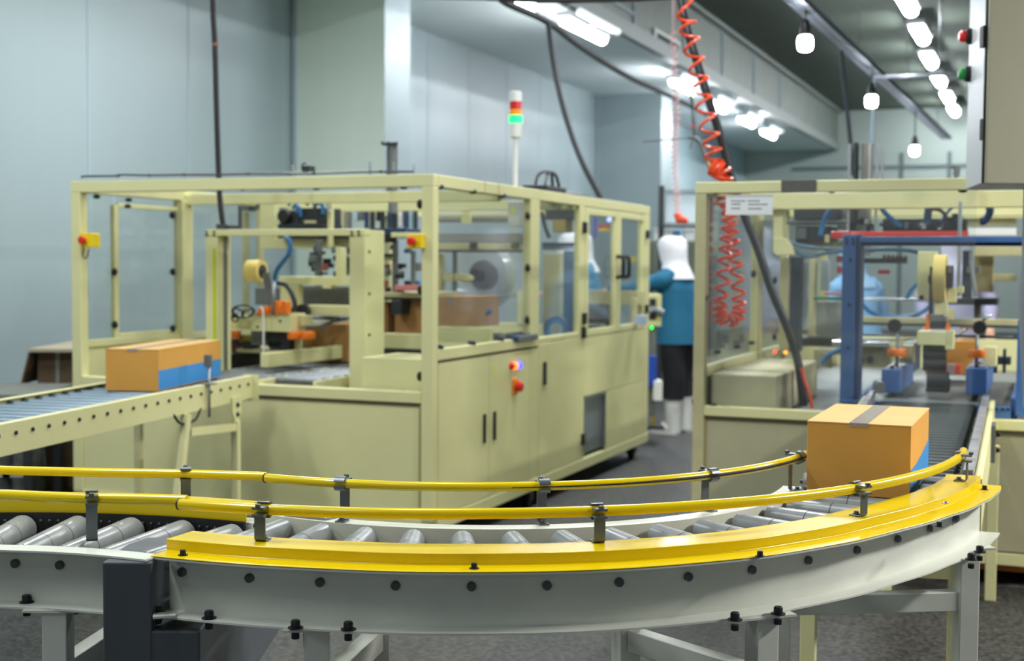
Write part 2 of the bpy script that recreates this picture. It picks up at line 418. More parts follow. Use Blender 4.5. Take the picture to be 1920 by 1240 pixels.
for i, ((px, py), lb) in enumerate(low):
    p = PZ(px, py, 3.78); tube_fitting(p.x, p.y, 3.78, 'tube_light', lb, [0.6, 1.3, 1.1, 1.0, 1.0, 1.0][i], 'tube lights of the low ceiling row', i > 0)
high = [((1700, 8), 'brightest and nearest tube light of the right ceiling row'),
        ((1725, 65), 'second nearest tube light of the right ceiling row'),
        ((1742, 113), 'third nearest of the tube lights of the right ceiling row'),
        ((1760, 151), 'third farthest of the tube lights of the right ceiling row'),
        ((1776, 183), 'tube light of the right ceiling row next to its farthest one'),
        ((1788, 208), 'farthest tube light of the right ceiling row')]
for (px, py), lb in high:
    p = PZ(px, py, 4.62); t = tube_fitting(p.x, p.y, 4.62, 'tube_light', lb, 1.2, 'tube lights of the right ceiling row'); t.scale = (1.6, 1, 1.2)
# hanging bulbs on the cable tray
lbs = ['largest hanging bulb, nearest, under the near end of the cable tray', 'middle hanging bulb under the cable tray', 'smallest hanging bulb, farthest, above the right machine']
for (x, y, z), lb in zip(BULBS, lbs):
    t = thing('hanging_bulb', lb, 'lamp', (x, y, z), 0, 'bulbs hanging from the cable tray')
    obj('bulb', B().prof((0, 0, -0.10), (0, 0, 0), [(0, 0.02), (0.08, 0.040), (0.3, 0.048), (0.75, 0.048), (0.95, 0.040), (1, 0.02)], 20), LAMPB, t, local=True)
    obj('lamp_holder', B().prof((0, 0, 0), (0, 0, 0.10), [(0, 0.034), (0.5, 0.034), (0.7, 0.026), (1, 0.02)], 14), BLACK, t, local=True)
    obj('cord', B().cyl((0, 0, 0.10), (0.0, 0, 3.03 - z), 0.006, 6), BLACK, t, local=True)
# the cable tray above the bulbs
TY = mat('tray_steel', (150, 156, 166), 0.35, metal=0.6)
t = thing('cable_tray', 'perforated steel cable tray running away above the hanging bulbs', 'cable tray', (1.343, 7.4, 3.02), -math.radians(23.33))
b = B()
for k in range(96):
    y = k * 0.11; b.box(-0.05, 0.05, y, y + 0.035, 0, 0.006)
obj('rung', b, TY, t, local=True)['kind'] = 'stuff'
for s in (-1, 1): obj('side_rail', B().box(s * 0.05 - 0.004, s * 0.05 + 0.004, 0, 10.6, 0, 0.04), TY, t, local=True)
obj('cable', B().tube([(0.01, 0, 0.02), (-0.01, 4, 0.03), (0.015, 8, 0.02), (0, 10.6, 0.02)], 0.014), BLACK, t, local=True)
for y in (0.6, 3.4, 6.4, 9.4): obj('hanger', B().cyl((0, y, 0.02), (0, y, 1.83), 0.005, 6), GALV, t, local=True)
# rod crossing to the right from the middle bulb, and posts
p0 = PY(1633, 146, 11.3); p1 = PY(1815, 138, 11.0)
o = obj('conduit', B().cyl(p0, p1, 0.014, 8), TY); tag(o, 'thin steel conduit running right from the middle hanging bulb', 'pipe')
p0 = PY(1577, 95, 9.9); p1 = PY(1597, 275, 9.9)
p1b = PY(1600, 330, 9.9)
o = obj('cable', B().tube(cat_rom([p0, PY(1583, 160, 9.9), PY(1592, 240, 9.9), p1b]), 0.016), mat('dark_blue_cable', (36, 50, 62), 0.5)); tag(o, 'dark cable dropping from the cable tray behind the right machine roof', 'cable')
p0 = PY(1640, 150, 12.0); o = obj('cable', B().tube([p0, PY(1636, 240, 12), PY(1634, 330, 12)], 0.014), mat('grey_blue_cable', (120, 138, 150), 0.5)); tag(o, 'pale grey cable dropping from beside the middle hanging bulb', 'cable')
# air duct vent in the low bay
t = thing('wall_vent', 'dark slotted vent beside the low ceiling tube lights', 'vent', wl(9.0, 2.06, 4.16), -ANG)
obj('frame', B().box(0, 0.03, -0.6, 0.6, -0.09, 0.09), WALLG, t, local=True, bevel=0.004)
obj('opening', B().box(0.03, 0.035, -0.52, 0.52, -0.05, 0.05), mat('vent_dark', (30, 34, 34), 0.8), t, local=True)
# cable run under the low ceiling, with the drop to the left machine
pts = [PY(640, -150, 6.4), PY(905, -30, 8.6), PY(950, 5, 9.3), PY(1028, 42, 10.4), PY(1095, 92, 12), PY(1180, 145, 14), PY(1260, 182, 16.5), PY(1325, 215, 19)]
o = obj('overhead_cable', B().tube(cat_rom(pts), 0.028), mat('overhead_black', (34, 34, 36), 0.6)); tag(o, 'black overhead cable running away under the low ceiling tube lights', 'cable')
o = obj('overhead_cable', B().tube(cat_rom([PY(640, -12, 8.0), PY(900, -6, 8.4), PY(1010, 0, 8.6), PY(1180, -3, 8.8), PY(1350, -12, 9.0), PY(2300, -60, 10.5)]), 0.022), mat('overhead_black', (34, 34, 36), 0.6)); tag(o, 'black overhead cable crossing the very top edge of the picture', 'cable')
pts = [PY(1028, 42, 10.4), PY(1034, 90, 10.2), PY(1046, 160, 10.0), PY(1066, 235, 9.9), PY(1092, 305, 9.8), PY(1128, 374, 9.75)]
o = obj('drop_cable', B().tube(cat_rom(pts), 0.021), mat('drop_black', (44, 46, 50), 0.6)); tag(o, 'black cable curving down from the ceiling to the roof of the left machine', 'cable')
# ================================================================ curved roller conveyors in front
CO, CI, CR_ = (-0.158, 4.095), (-0.066, 3.892), (-0.2, 4.02)
def circ_hit(c, R, o, ang):                                # point where the ray from o at angle meets circle
    dx, dy = math.cos(ang), math.sin(ang); ex, ey = o[0] - c[0], o[1] - c[1]
    bq = ex * dx + ey * dy; t = -bq + math.sqrt(bq * bq - (ex * ex + ey * ey - R * R))
    return o[0] + dx * t, o[1] + dy * t
_DT = [(-120, -.006), (-111, -.006), (-100, -.004), (-90, .006), (-78, .012), (-66, .004), (-55, -.012), (-46, -.024), (-38, -.016), (-30, .004), (-24, .024), (-19, .040), (-10, .05)]
def dro(deg):                                              # the outer rail is not quite a circle: it opens up towards its right end
    for (a, u), (b_, v) in zip(_DT, _DT[1:]):
        if deg <= b_: 
            t = max(0, (deg - a) / (b_ - a)); t = t * t * (3 - 2 * t); return u + (v - u) * t
    return _DT[-1][1]
def arc_strip(b, c, a0, a1, prof, n=56, smooth=True):      # prof: closed list of (radius, z) swept round a centre
    rings = []
    for i in range(n + 1):
        a = math.radians(a0 + (a1 - a0) * i / n); dr = dro(math.degrees(a)) if c is CO else 0
        rings.append([Vector((c[0] + (r + dr) * math.cos(a), c[1] + (r + dr) * math.sin(a), z)) for r, z in prof])
    return b.sweep(rings)
def hexbolt(b, p, r=0.008, h=0.009, ax=(0, 0, 1), washer=True):
    p = Vector(p); ax = Vector(ax).normalized()
    if washer: b.cyl(p, p + ax * 0.002, r * 1.6, 14)
    b.prof(p + ax * 0.002, p + ax * (0.002 + h), [(0, r), (0.8, r), (1, r * 0.82)], 6 if not washer else 12)
    return b
def roller(p_in, r_in, p_out, r_out, root, m=ROLL_M, segs=3, name='roller', n=22):
    b = B(); d = Vector(p_out) - Vector(p_in); L = d.length
    R = lambda t: r_in + (r_out - r_in) * t
    b.use(m)
    g = 0.0011 / L; cuts = [i / segs for i in range(1, segs)]
    prof = [(0, R(0) * 0.55), (0.004, R(0) * 0.9), (0.012, R(0))]
    segp = []
    last = prof
    for c in cuts:
        last = last + [(c - g, R(c))]; segp.append(last); last = [(c + g, R(c))]
    last = last + [(0.988, R(1)), (0.996, R(1) * 0.9), (1, R(1) * 0.55)]; segp.append(last)
    for k, pf in enumerate(segp):
        b.prof(p_in, p_out, pf, n, cap=True)
    b.use(GROOVE)
    for c in cuts: b.prof(p_in, p_out, [(c - 1.1 * g, R(c) + 0.00015), (c + 1.1 * g, R(c) + 0.00015)], n, cap=False)
    b.use(STUD); b.cyl(Vector(p_in) - d.normalized() * 0.008, Vector(p_out) + d.normalized() * 0.008, 0.006, 8)
    return obj(name, b, m, root)

cv = thing('curved_roller_conveyor', 'curved grey roller conveyor with yellow outer rail cover sweeping across the foreground', 'conveyor', (-0.16, 2.8, 0))
ZF, ZB = 0.800, 0.677
tk = 0.004
A0, A1 = -111.8, -19.0
# outer channel: web with two outward flanges
b = B(); arc_strip(b, CO, A0, A1, [(1.474, ZB), (1.530, ZB), (1.530, ZB + tk), (1.478, ZB + tk), (1.478, ZF - tk), (1.530, ZF - tk), (1.530, ZF), (1.474, ZF)])
obj('outer_channel', b, GREYP, cv)
# yellow cover
YT = 0.827
b = B(); arc_strip(b, CO, A0 - 0.3, A1 + 1.6, [(1.386, YT - 0.003), (1.386, YT), (1.478, YT), (1.478, ZF + 0.004), (1.531, ZF + 0.003), (1.531, ZF + 0.0005), (1.4755, ZF + 0.0005), (1.4755, YT - 0.003)])
obj('rail_cover', b, YEL, cv, bevel=0.0012)
# inner channel: web, flanges towards the centre of the curve
b = B(); arc_strip(b, CI, -125.2, -19.0, [(0.905, ZB), (0.855, ZB), (0.855, ZB + tk), (0.901, ZB + tk), (0.901, ZF - tk), (0.855, ZF - tk), (0.855, ZF), (0.905, ZF)])
obj('inner_channel', b, mat('cream_white_paint', (222, 222, 205), 0.32, var=0.08, scale=6, coat=0.2), cv)
# grey joint plate at the left end of the inner channel
p = PZ(532, 966, ZF + 0.003); q = PZ(610, 974, ZF + 0.003); r_ = PZ(640, 968, ZF + .003); s_ = PZ(560, 962, ZF + .003)
obj('joint_plate', B().prism([(p.x, p.y), (q.x, q.y), (r_.x, r_.y), (s_.x, s_.y)], ZF + 0.0005, ZF + 0.006), GALV, cv, bevel=0.001)
# rollers with their axle bolts
wb = [(343, 1080), (469, 1090), (601, 1098), (742, 1103), (884, 1104), (1025, 1103), (1160, 1098), (1289, 1090), (1408, 1082), (1513, 1069), (1604, 1054), (1680, 1038), (1740, 1021), (1787, 1002), (1818, 985)]
def on_web(px, py, c, R):                                  # sight line with the cylinder of the web (near side)
    r = ray(px, py); ax, ay = -c[0], -c[1]
    A_ = r.x * r.x + r.y * r.y; B_ = 2 * (r.x * ax + r.y * ay); C_ = ax * ax + ay * ay - R * R
    t = (-B_ - math.sqrt(max(0, B_ * B_ - 4 * A_ * C_))) / (2 * A_)
    return Vector((r.x * t, r.y * t, CAM_H + r.z * t))
angs = []
for px, py in wb:
    dr = 0
    for _ in range(4):
        h = on_web(px, py, CO, 1.478 + dr); a = math.atan2(h.y - CO[1], h.x - CO[0]); dr = dro(math.degrees(a))
    angs.append(a)
    rad = Vector((math.cos(a), math.sin(a), 0))
    b = B(); z = 0.762; base = Vector((CO[0], CO[1], z)) + rad * (1.478 + dr)
    b.prof(base, base + rad * 0.010, [(0, 0.0095), (0.75, 0.0095), (1, 0.007)], 12)
    obj('axle_bolt', b, STUD, cv)
step = (angs[-1] - angs[0]) / (len(angs) - 1)
allang = angs + [angs[-1] + step * k for k in (1, 2, 3)]
for a in allang:
    ro = 1.470 + dro(math.degrees(a)); o = Vector((CO[0] + ro * math.cos(a), CO[1] + ro * math.sin(a), 0))
    a2 = math.atan2(o.y - CR_[1], o.x - CR_[0])
    i = circ_hit(CI, 0.915, CR_, a2)
    pi_ = Vector((i[0], i[1], 0.800 - 0.0265)); po = Vector((o.x, o.y, 0.800 - 0.034))
    roller(pi_, 0.0265, po, 0.034, cv)
# bolts on the yellow lip, black; round screws on its top; black bolts of the legs on the lower flange
for px, py in [(343, 1042), (889, 1067), (1425, 1044), (1761, 988), (1846, 919)]:
    q = PZ(px, py, ZF + 0.003)
    b = B(); hexbolt(b, q, 0.0062, 0.010); obj('cover_bolt', b, BOLT, cv)
q = PZ(1772, 943, YT); obj('cover_screw', B().ell((q.x, q.y, YT), 0.008, 0.008, 0.004), CHROME, cv)
for px, py in [(296, 1150), (392, 1160), (554, 1178), (653, 1181), (1378, 1163), (1459, 1152), (1821, 1050), (1837, 1036)]:
    q = PZ(px, py, ZB + tk)
    b = B(); hexbolt(b, q, 0.0095, 0.014); b.cyl((q.x, q.y, ZB - 0.017), (q.x, q.y, ZB - 0.006), 0.008, 8); obj('flange_bolt', b, BOLT, cv)
q = PZ(308, 1158, ZB + tk)
obj('splice_plate', B().obox((q.x, q.y, ZB + tk + 0.004), 0.045, 0.03, 0.006, 0.3), GREYP, cv, bevel=0.001)

# guide tubes
TZ = 0.890
NC, NR = (-0.182, 4.237), 1.542
FC, FRr = (-0.121, 4.058), 1.032
def ang_at(px, py, c):
    q = PZ(px, py, TZ); return math.degrees(math.atan2(q.y - c[1], q.x - c[0]))
na = ang_at(352, 941, NC); nb = ang_at(1812, 847, NC)
path = arc(NC[0], NC[1], NR, na, nb, TZ, 60)
b = B(); b.tube(path, 0.0115, 14); d = (path[-1] - path[-2]).normalized(); b.ell(path[-1], 0.0115, 0.0115, 0.0115, 12, 8)
obj('guide_tube', b, YELT, cv)
fa = ang_at(500, 896, FC); fb = ang_at(1516, 853, FC)
path = arc(FC[0], FC[1], FRr, fa, fb, TZ, 60)
g = obj('guide_tube', B().tube(path, 0.0108, 14), YELT, cv)
# worn dark stripe along the inner side of the far tube
st = [p + (p - Vector((FC[0], FC[1], TZ))).normalized() * 0.0095 + Vector((0, 0, -0.0005)) for p in arc(FC[0], FC[1], FRr, ang_at(960, 914, FC), fb, TZ, 40)]
sub('scuff_strip', B().tube([FR[cv.name].inverted() @ q for q in st], [0.0016 + 0.0022 * min(1, i / 20) for i in range(len(st))], 6), RUBBER, g, cv)

def bracket(base, tube, root, outward=1):
    """flat steel bracket: foot bolted to the rail, upright strip, clamp round the tube"""
    base = Vector(base); tube = Vector(tube)
    rad = Vector((tube.x - base.x, tube.y - base.y, 0)); 
    rad = rad.normalized() if rad.length > 1e-4 else Vector((0, 1, 0))
    if outward < 0: rad = -rad
    tan = rad.cross(Vector((0, 0, 1))).normalized()
    W_ = 0.024; up_ = Vector((0, 0, 1))
    b = B()
    # strip path: foot lies away from the tube, upright under it
    upx = tube - rad * 0.024; zt = TZ - 0.004
    foot0 = Vector((upx.x, upx.y, base.z)) + rad * 0.034
    pts = [foot0, Vector((upx.x, upx.y, base.z)) + rad * 0.006, Vector((upx.x, upx.y, base.z + 0.006)), Vector((upx.x, upx.y, zt))]
    th = 0.0036; rings = []
    for k, p in enumerate(pts):
        nrm = up_ if k < 2 else rad
        if k == 2: nrm = (rad)
        off = up_ * th if k < 2 else rad * th
        rings.append([p - tan * W_ / 2, p + tan * W_ / 2, p + tan * W_ / 2 + off, p - tan * W_ / 2 + off])
    b.sweep(rings, True, False)
    br = obj('bracket', b, STEEL, root, bevel=0.0008)
    inv = FR[root.name].inverted()
    # clamp: saddle over and under the tube, two jaws meeting outside, with a bolt
    c = B(); n = 10
    for sg in (1, -1):
        if outward > 0:
            ring = []
            for k in range(n + 1):
                a = PI * k / n * 0.5
                p = tube + (rad * math.sin(a - 0.3) + up_ * sg * math.cos(a - 0.3)) * 0.0130
                q = tube + (rad * math.sin(a - 0.3) + up_ * sg * math.cos(a - 0.3)) * 0.0172
                ring.append([p - tan * 0.013, p + tan * 0.013, q + tan * 0.013, q - tan * 0.013])
            c.sweep([[inv @ v for v in r] for r in ring], True, False)
        jx, jl, jt, jz = (0.021, 0.026, 0.0052, 0.0075) if outward > 0 else (0.004, 0.034, 0.003, 0.0125)
        jc = tube - rad * jx + up_ * sg * jz
        j = [jc + rad * a_ * jl / 2 + tan * t_ * 0.013 + up_ * u_ * jt / 2 for u_ in (-1, 1) for t_ in (-1, 1) for a_ in (-1, 1)]
        c.add([inv @ v for v in j], [(0, 2, 3, 1), (4, 5, 7, 6), (0, 1, 5, 4), (2, 6, 7, 3), (0, 4, 6, 2), (1, 3, 7, 5)])
    sub('clamp', c, STEEL, br, root)
    bb = B(); q = inv @ (tube - rad * 0.032 + up_ * 0.009); hexbolt(bb, q, 0.0062, 0.006, washer=False)
    sub('clamp_bolt', bb, STUD, br, root)
    bb = B(); q = inv @ (foot0 - rad * 0.012 + up_ * th); hexbolt(bb, q, 0.006, 0.006)
    sub('foot_bolt', bb, STUD, br, root)
    return br
def radial_bracket(px, tube_c, tube_R, bz, root, side, amax=0):
    # side +1: foot outside the tube circle (towards the camera side), -1: inside
    q = PZ(px, py, TZ); a = math.atan2(q.y - tube_c[1], q.x - tube_c[0])
    # refine: point on the circle seen at that column
    best = min((abs(((CAMX := (lambda v: 960 + F_PX * (v - Vector((0, 0, CAM_H))).dot(rtv) / (v - Vector((0, 0, CAM_H))).dot(fwv)))(Vector((tube_c[0] + tube_R * math.cos(a_), tube_c[1] + tube_R * math.sin(a_), TZ)))) - px), a_) for a_ in [math.radians(-150 + 0.25 * k) for k in range(560) if -150 + 0.25 * k < amax])
    a = best[1]; t = Vector((tube_c[0] + tube_R * math.cos(a), tube_c[1] + tube_R * math.sin(a), TZ))
    rad = Vector((math.cos(a), math.sin(a), 0))
    return bracket(t + rad * 0.03 * side + Vector((0, 0, bz - TZ)), t, root)
for px in (495, 1120, 1604, 1797): radial_bracket(px, NC, NR, YT, cv, 1, nb)
for px in (640, 1020, 1335, 1497): radial_bracket(px, FC, FRr, ZF, cv, -1, fb)

# dark open joints of the guide tubes
for c_, R_, a_ in ((NC, NR, na), (FC, FRr, fa)):
    p = arc(c_[0], c_[1], R_, a_ - 0.06, a_ + 0.06, TZ, 2); obj('tube_joint', B().tube(p, 0.0124, 14), BLACK, cv)
# legs: square tube posts with cross member, top plates
def post(b, x, y, z0, z1, s=0.05, rz=0.0): return b.obox((x, y, (z0 + z1) / 2), s, s, z1 - z0, rz)
def leg_frame(root, po, pi2, rz, zc=0.535, s=0.052, m=GREYP):
    for (x, y) in (po, pi2):
        b = B(); post(b, x, y, 0.0, ZB - 0.006, s, rz); lg = obj('leg', b, m, root, bevel=0.003)
        inv = FR[root.name].inverted(); q = inv @ Vector((x, y, ZB - 0.003))
        sub('top_plate', B().obox(q, 0.13, 0.06, 0.005, rz), m, lg, root)
        q = inv @ Vector((x, y, 0.004)); sub('foot_plate', B().obox(q, 0.09, 0.09, 0.008, rz), m, lg, root)
    p = Vector((po[0], po[1], zc)); q = Vector((pi2[0], pi2[1], zc)); d = (q - p).normalized()
    obj('cross_member', B().bar(p + d * 0.026, q - d * 0.026, 0.04, 0.05), m, root, bevel=0.002)
leg_frame(cv, (-0.385, 2.625), (-0.305, 3.05), 0.1)
leg_frame(cv, (0.525, 2.745), (0.27, 3.06), 0.35)
leg_frame(cv, (1.185, 3.43), (0.685, 3.37), 0.07)

# left curve (bends the other way)
cl = thing('curved_roller_conveyor', 'shorter roller conveyor curve at left with big tapered rollers, left of the dark drive housing', 'conveyor', (-1.1, 3.0, 0))
CL = (-1.10, 1.885)
AA, AB = 128.0, 70.5
b = B(); arc_strip(b, CL, AA, AB, [(0.905, ZB), (0.855, ZB), (0.855, ZB + tk), (0.901, ZB + tk), (0.901, ZF - tk), (0.853, ZF - tk), (0.853, ZF), (0.905, ZF)], 30)
arc_strip(b, CL, AB, 64.6, [(0.905, ZF - tk), (0.853, ZF - tk), (0.853, ZF), (0.905, ZF)], 6)
# near channel: flange reaches towards the camera
obj('near_channel', b, GREYP, cl)
b = B(); arc_strip(b, CL, AA, 66.4, [(1.262, ZB), (1.315, ZB), (1.315, ZB + tk), (1.266, ZB + tk), (1.266, ZF - tk), (1.315, ZF - tk), (1.315, ZF), (1.262, ZF)], 30)
obj('far_channel', b, GREYP, cl)
b = B(); arc_strip(b, CL, AA, 67.0, [(1.256, ZF + 0.002), (1.256, 0.842), (1.310, 0.842), (1.310, 0.838), (1.260, 0.838), (1.260, ZF + 0.002)], 30)
obj('rail_cover', b, YEL, cl, bevel=0.001)
b = B().use(BLACK); arc_strip(b, CL, AA, 66.8, [(1.244, 0.720), (1.250, 0.720), (1.250, ZF + 0.004), (1.244, ZF + 0.004)], 30)
b.use(STUD)
for k in range(64):
    a = math.radians(AA + (67.5 - AA) * k / 63); q = Vector((CL[0] + 1.243 * math.cos(a), CL[1] + 1.243 * math.sin(a), 0.785)); b.ell(q, 0.004, 0.004, 0.004, 8, 5)
obj('chain_guard', b, BLACK, cl)
for k in range(-2, 7):
    a = math.radians(90 - (-2.4 + 6.1 * (k - 1)) )
    if not (65.5 < math.degrees(a) < 112): continue
    u = Vector((math.cos(a), math.sin(a), 0)); c0 = Vector((CL[0], CL[1], 0))
    roller(c0 + u * 0.915 + Vector((0, 0, 0.800 - 0.0255)), 0.0255, c0 + u * 1.238 + Vector((0, 0, 0.800 - 0.034)), 0.034, cl)
for px, py in [(30, 1042), (119, 1044), (-50, 1041)]:
    r = ray(px, py); t = 2.785 / r.y; q = Vector((r.x * t, r.y * t, CAM_H + r.z * t))
    ang = math.atan2(q.y - CL[1], q.x - CL[0]); u = Vector((math.cos(ang), math.sin(ang), 0)); base = Vector((CL[0], CL[1], 0.762)) + u * 0.901
    obj('axle_bolt', B().prof(base, base - u * 0.010, [(0, 0.0095), (0.75, 0.0095), (1, 0.007)], 12), STUD, cl)
for px, py in [(50, 1130), (140, 1127)]:
    q = PZ(px, py, ZB + tk); b = B(); hexbolt(b, q, 0.0095, 0.014); b.cyl((q.x, q.y, ZB - 0.024), (q.x, q.y, ZB - 0.006), 0.008, 8); obj('flange_bolt', b, BOLT, cl)
for tag_, (pts, r) in {'a': ([(-2, 928), (90, 932), (172, 934.5), (260, 936), (350, 938.5)], 0.0118), 'b': ([(-60, 880), (40, 883), (170, 886), (348, 889), (500, 894)], 0.011)}.items():
    P3 = [PZ(x, y, TZ) for x, y in pts]
    if tag_ == 'a': P3 = [PZ(-80, 929, TZ)] + P3
    obj('guide_tube', B().tube(cat_rom(P3, 6), r, 14), YELT, cl)
bracket(PZ(172, 1024, ZF), PZ(172, 934.5, TZ), cl)
bracket(PZ(348, 975, ZF) , PZ(348, 889, TZ), cl, -1)
leg_frame(cl, (-0.945, 2.755), (-0.90, 3.15), 0.0)

# drive housing
dh = thing('drive_housing', 'dark grey boxy drive housing under the joint of the two curved conveyors', 'motor housing', (-0.74, 3.1, 0))
b = B().box(-0.821, -0.722, 2.655, 2.90, 0.40, 0.795)
obj('upper_housing', b, MOTOR, dh, bevel=0.004)
b = B().box(-0.8205, -0.626, 2.657, 3.62, 0.40, 0.655)
obj('lower_housing', b, MOTOR, dh, bevel=0.004)
obj('stand', B().box(-0.80, -0.68, 2.8, 3.5, 0.0, 0.40), MOTOR, dh, bevel=0.004)

# ================================================================ straight infeed conveyor to the right machine
sc_ = thing('straight_roller_conveyor', 'dark straight roller conveyor leading from the yellow curve into the right machine', 'conveyor', (1.5, 4.8, 0), -math.radians(20))
R0, R1 = Vector((1.262, 3.70, 0)), Vector((2.092, 5.90, 0)); L0, L1 = Vector((0.895, 3.775, 0)), Vector((1.648, 6.02, 0))
L0 = L0 + (L1 - L0) * 0.02
N = 31
for k in range(N):
    t = (k + 0.5) / N; a = L0.lerp(L1, t); c = R0.lerp(R1, t); d = (c - a).normalized()
    roller(a + d * 0.012 + Vector((0, 0, 0.768)), 0.026, c - d * 0.03 + Vector((0, 0, 0.768)), 0.026, sc_, ROLLD, 1, n=16)
def rail(p0, p1, side, root, m1, m2):
    d = (p1 - p0).normalized(); nrm = Vector((d.y, -d.x, 0)) * side
    b = B(); b.add([q + nrm * s + Vector((0, 0, z)) for q in (p0, p1) for s, z in ((0, 0.775), (0.028, 0.775), (0.028, 0.835), (0, 0.835))], [(0, 1, 2, 3), (4, 7, 6, 5), (0, 4, 5, 1), (1, 5, 6, 2), (2, 6, 7, 3), (3, 7, 4, 0)])
    return b
MOTTLED = mat('mottled_rail_metal', (112, 110, 122), 0.28, metal=0.5, var=0.5, scale=7, col2=(200, 204, 206))  # grey metal with paler noise patches
obj('side_rail', rail(R0 - Vector((0.0, 0, 0)), R1, 1, sc_, None, None), MOTTLED, sc_, bevel=0.002)
obj('side_rail', rail(L0, L1 + (L1 - L0) * 0.02, -1, sc_, None, None), MOTTLED, sc_, bevel=0.002)
d = (R1 - R0).normalized(); nr = Vector((d.y, -d.x, 0))
obj('side_channel', B().add([q + nr * s + Vector((0, 0, z)) for q in (R0, R1) for s, z in ((0.03, 0.66), (0.052, 0.66), (0.052, 0.812), (0.03, 0.812))], [(0, 1, 2, 3), (4, 7, 6, 5), (0, 4, 5, 1), (1, 5, 6, 2), (2, 6, 7, 3), (3, 7, 4, 0)]), CREAM, sc_, bevel=0.002)
d2 = (L1 - L0).normalized(); nl = Vector((-d2.y, d2.x, 0))
obj('side_channel', B().add([q + nl * s + Vector((0, 0, z)) for q in (L0, L1) for s, z in ((0.03, 0.66), (0.052, 0.66), (0.052, 0.812), (0.03, 0.812))], [(0, 1, 2, 3), (4, 7, 6, 5), (0, 4, 5, 1), (1, 5, 6, 2), (2, 6, 7, 3), (3, 7, 4, 0)]), CREAM, sc_, bevel=0.002)
b = B(); pp = [R0.lerp(R1, t) - nr * 0.004 + Vector((0, 0, 0.800 + 0.004 * math.sin(60 * t))) for t in [k / 40 for k in range(41)]]
obj('drive_chain', B().tube(pp, 0.007, 6), BLACK, sc_)
b = B(); q = R0.lerp(R1, 0.62) + nr * 0.053
obj('end_bracket', B().obox((q.x, q.y, 0.735), 0.03, 0.14, 0.14, -math.radians(20)), STEEL, sc_, bevel=0.002)
for dz in (-0.03, 0.03): obj('bracket_bolt', hexbolt(B(), (q.x + 0.02 * CA, q.y, 0.735 + dz), 0.009, 0.012, (CA, -SA, 0)), BOLT, sc_)
for (x, y) in ((1.318, 3.90), (0.905, 3.99), (2.02, 5.55), (1.60, 5.62)):
    lg = obj('leg', post(B(), x, y, 0, 0.655, 0.045, -0.35), CREAM, sc_, bevel=0.003)
obj('cross_member', B().bar((1.318, 3.90, 0.5), (0.905, 3.99, 0.5), 0.04, 0.04), CREAM, sc_)
p = PZ(1643, 745, 0.835)
obj('rail_end_cap', B().tube([L1 + Vector((-0.012, -0.12, 0.862)), L1 + Vector((0.02, 0.03, 0.862))], 0.026, 12), GALV, sc_)

# ================================================================ the carton on the curve
def carton(name, label, c, rz, W_, L_, H_, blue='side', grp=None):
    """base centre c; W_ across (x), L_ deep (y)"""
    t = thing(name, label, 'box', c, rz, grp)
    x, y = W_ / 2, L_ / 2
    obj('carton_body', B().box(-x, x, -y, y, 0, H_ - 0.003), KRAFT, t, local=True, bevel=0.0015)
    for s in (-1, 1):
        obj('top_flap', B().box(*(sorted((s * 0.0012, s * (x + 0.001)))), -y - 0.001, y + 0.001, H_ - 0.003, H_ + 0.0005), KRAFTL, t, local=True)
    b = B().box(-0.024, 0.024, -y - 0.0015, y + 0.0015, H_ + 0.0005, H_ + 0.0016)
    b.box(-0.024, 0.024, -y - 0.0028, -y - 0.0014, H_ - 0.009, H_ + 0.0016)
    obj('packing_tape', b, TAPE, t, local=True)
    if blue == 'swoosh':
        pts = [(-y, H_ * 0.13), (-y, H_ * 0.40), (-y + 0.05, H_ * 0.39), (-y + 0.14, H_ * 0.385), (-y + 0.26, H_ * 0.42), (-y + 0.36, H_ * 0.46), (y, H_ * 0.52), (y, H_ * 0.02), (-y + 0.10, H_ * 0.03)]
        obj('printed_band', B().slab(pts, 'x', x - 0.0002, x + 0.0012), BLUEP, t, local=True)
    else:
        obj('printed_band', B().box(x - 0.0002, x + 0.0012, -y, y, H_ * 0.03, H_ * 0.50), BLUEP, t, local=True)
    return t
# corners read off the rollers: front edge (0.770,3.441)-(1.004,3.333)
fx = (PZ(1514, 922, 0.801) + PZ(1704, 939, 0.801)) / 2; fv = PZ(1704, 939, 0.801) - PZ(1514, 922, 0.801)
rzb = math.atan2(fv.y, fv.x); ta, tb2 = PZ(1705, 808, 0.9915), PZ(1730, 768, 0.9915); sv = tb2 - ta; rzb = 0.25 * rzb + 0.75 * (math.atan2(sv.y, sv.x) - PI / 2); dep = Vector((-math.sin(rzb), math.cos(rzb), 0)); Lb = 0.48
c = fx + dep * Lb / 2
BOXW = fv.length
carton('cardboard_box', 'taped cardboard box with blue swoosh resting on the rollers of the foreground curve', (c.x, c.y, 0.801), rzb, BOXW, Lb, 0.190, 'swoosh', None)

# ================================================================ left packing machine
def FB(b, M_, x0, y0, x1, y1, w0, w1):
    """box in machine axes whose front face (at depth w0) spans the sight lines given"""
    xm, ym = (x0 + x1) / 2, (y0 + y1) / 2
    u0, _ = M_.F(x0, ym, w0); u1, _ = M_.F(x1, ym, w0); _, z1 = M_.F(xm, y0, w0); _, z0 = M_.F(xm, y1, w0)
    return b.box(min(u0, u1), max(u0, u1), w0, w1, min(z0, z1), max(z0, z1))
def FP(M_, px, py, w_): u, z = M_.F(px, py, w_); return Vector((u, w_, z))
def clip(M_, root, px, py, w_, horiz=True, side=False):
    if side: q = M_.Sd(px, py, -0.01); c = Vector((-0.012, q[0], q[1]))
    else: c = FP(M_, px, py, w_)
    b = B()
    if horiz: b.ell(c, 0.022, 0.02, 0.014, 12, 8)
    else: b.ell(c, 0.013, 0.02, 0.024, 12, 8)
    return obj('panel_clip', b, BLACK, root, local=True)
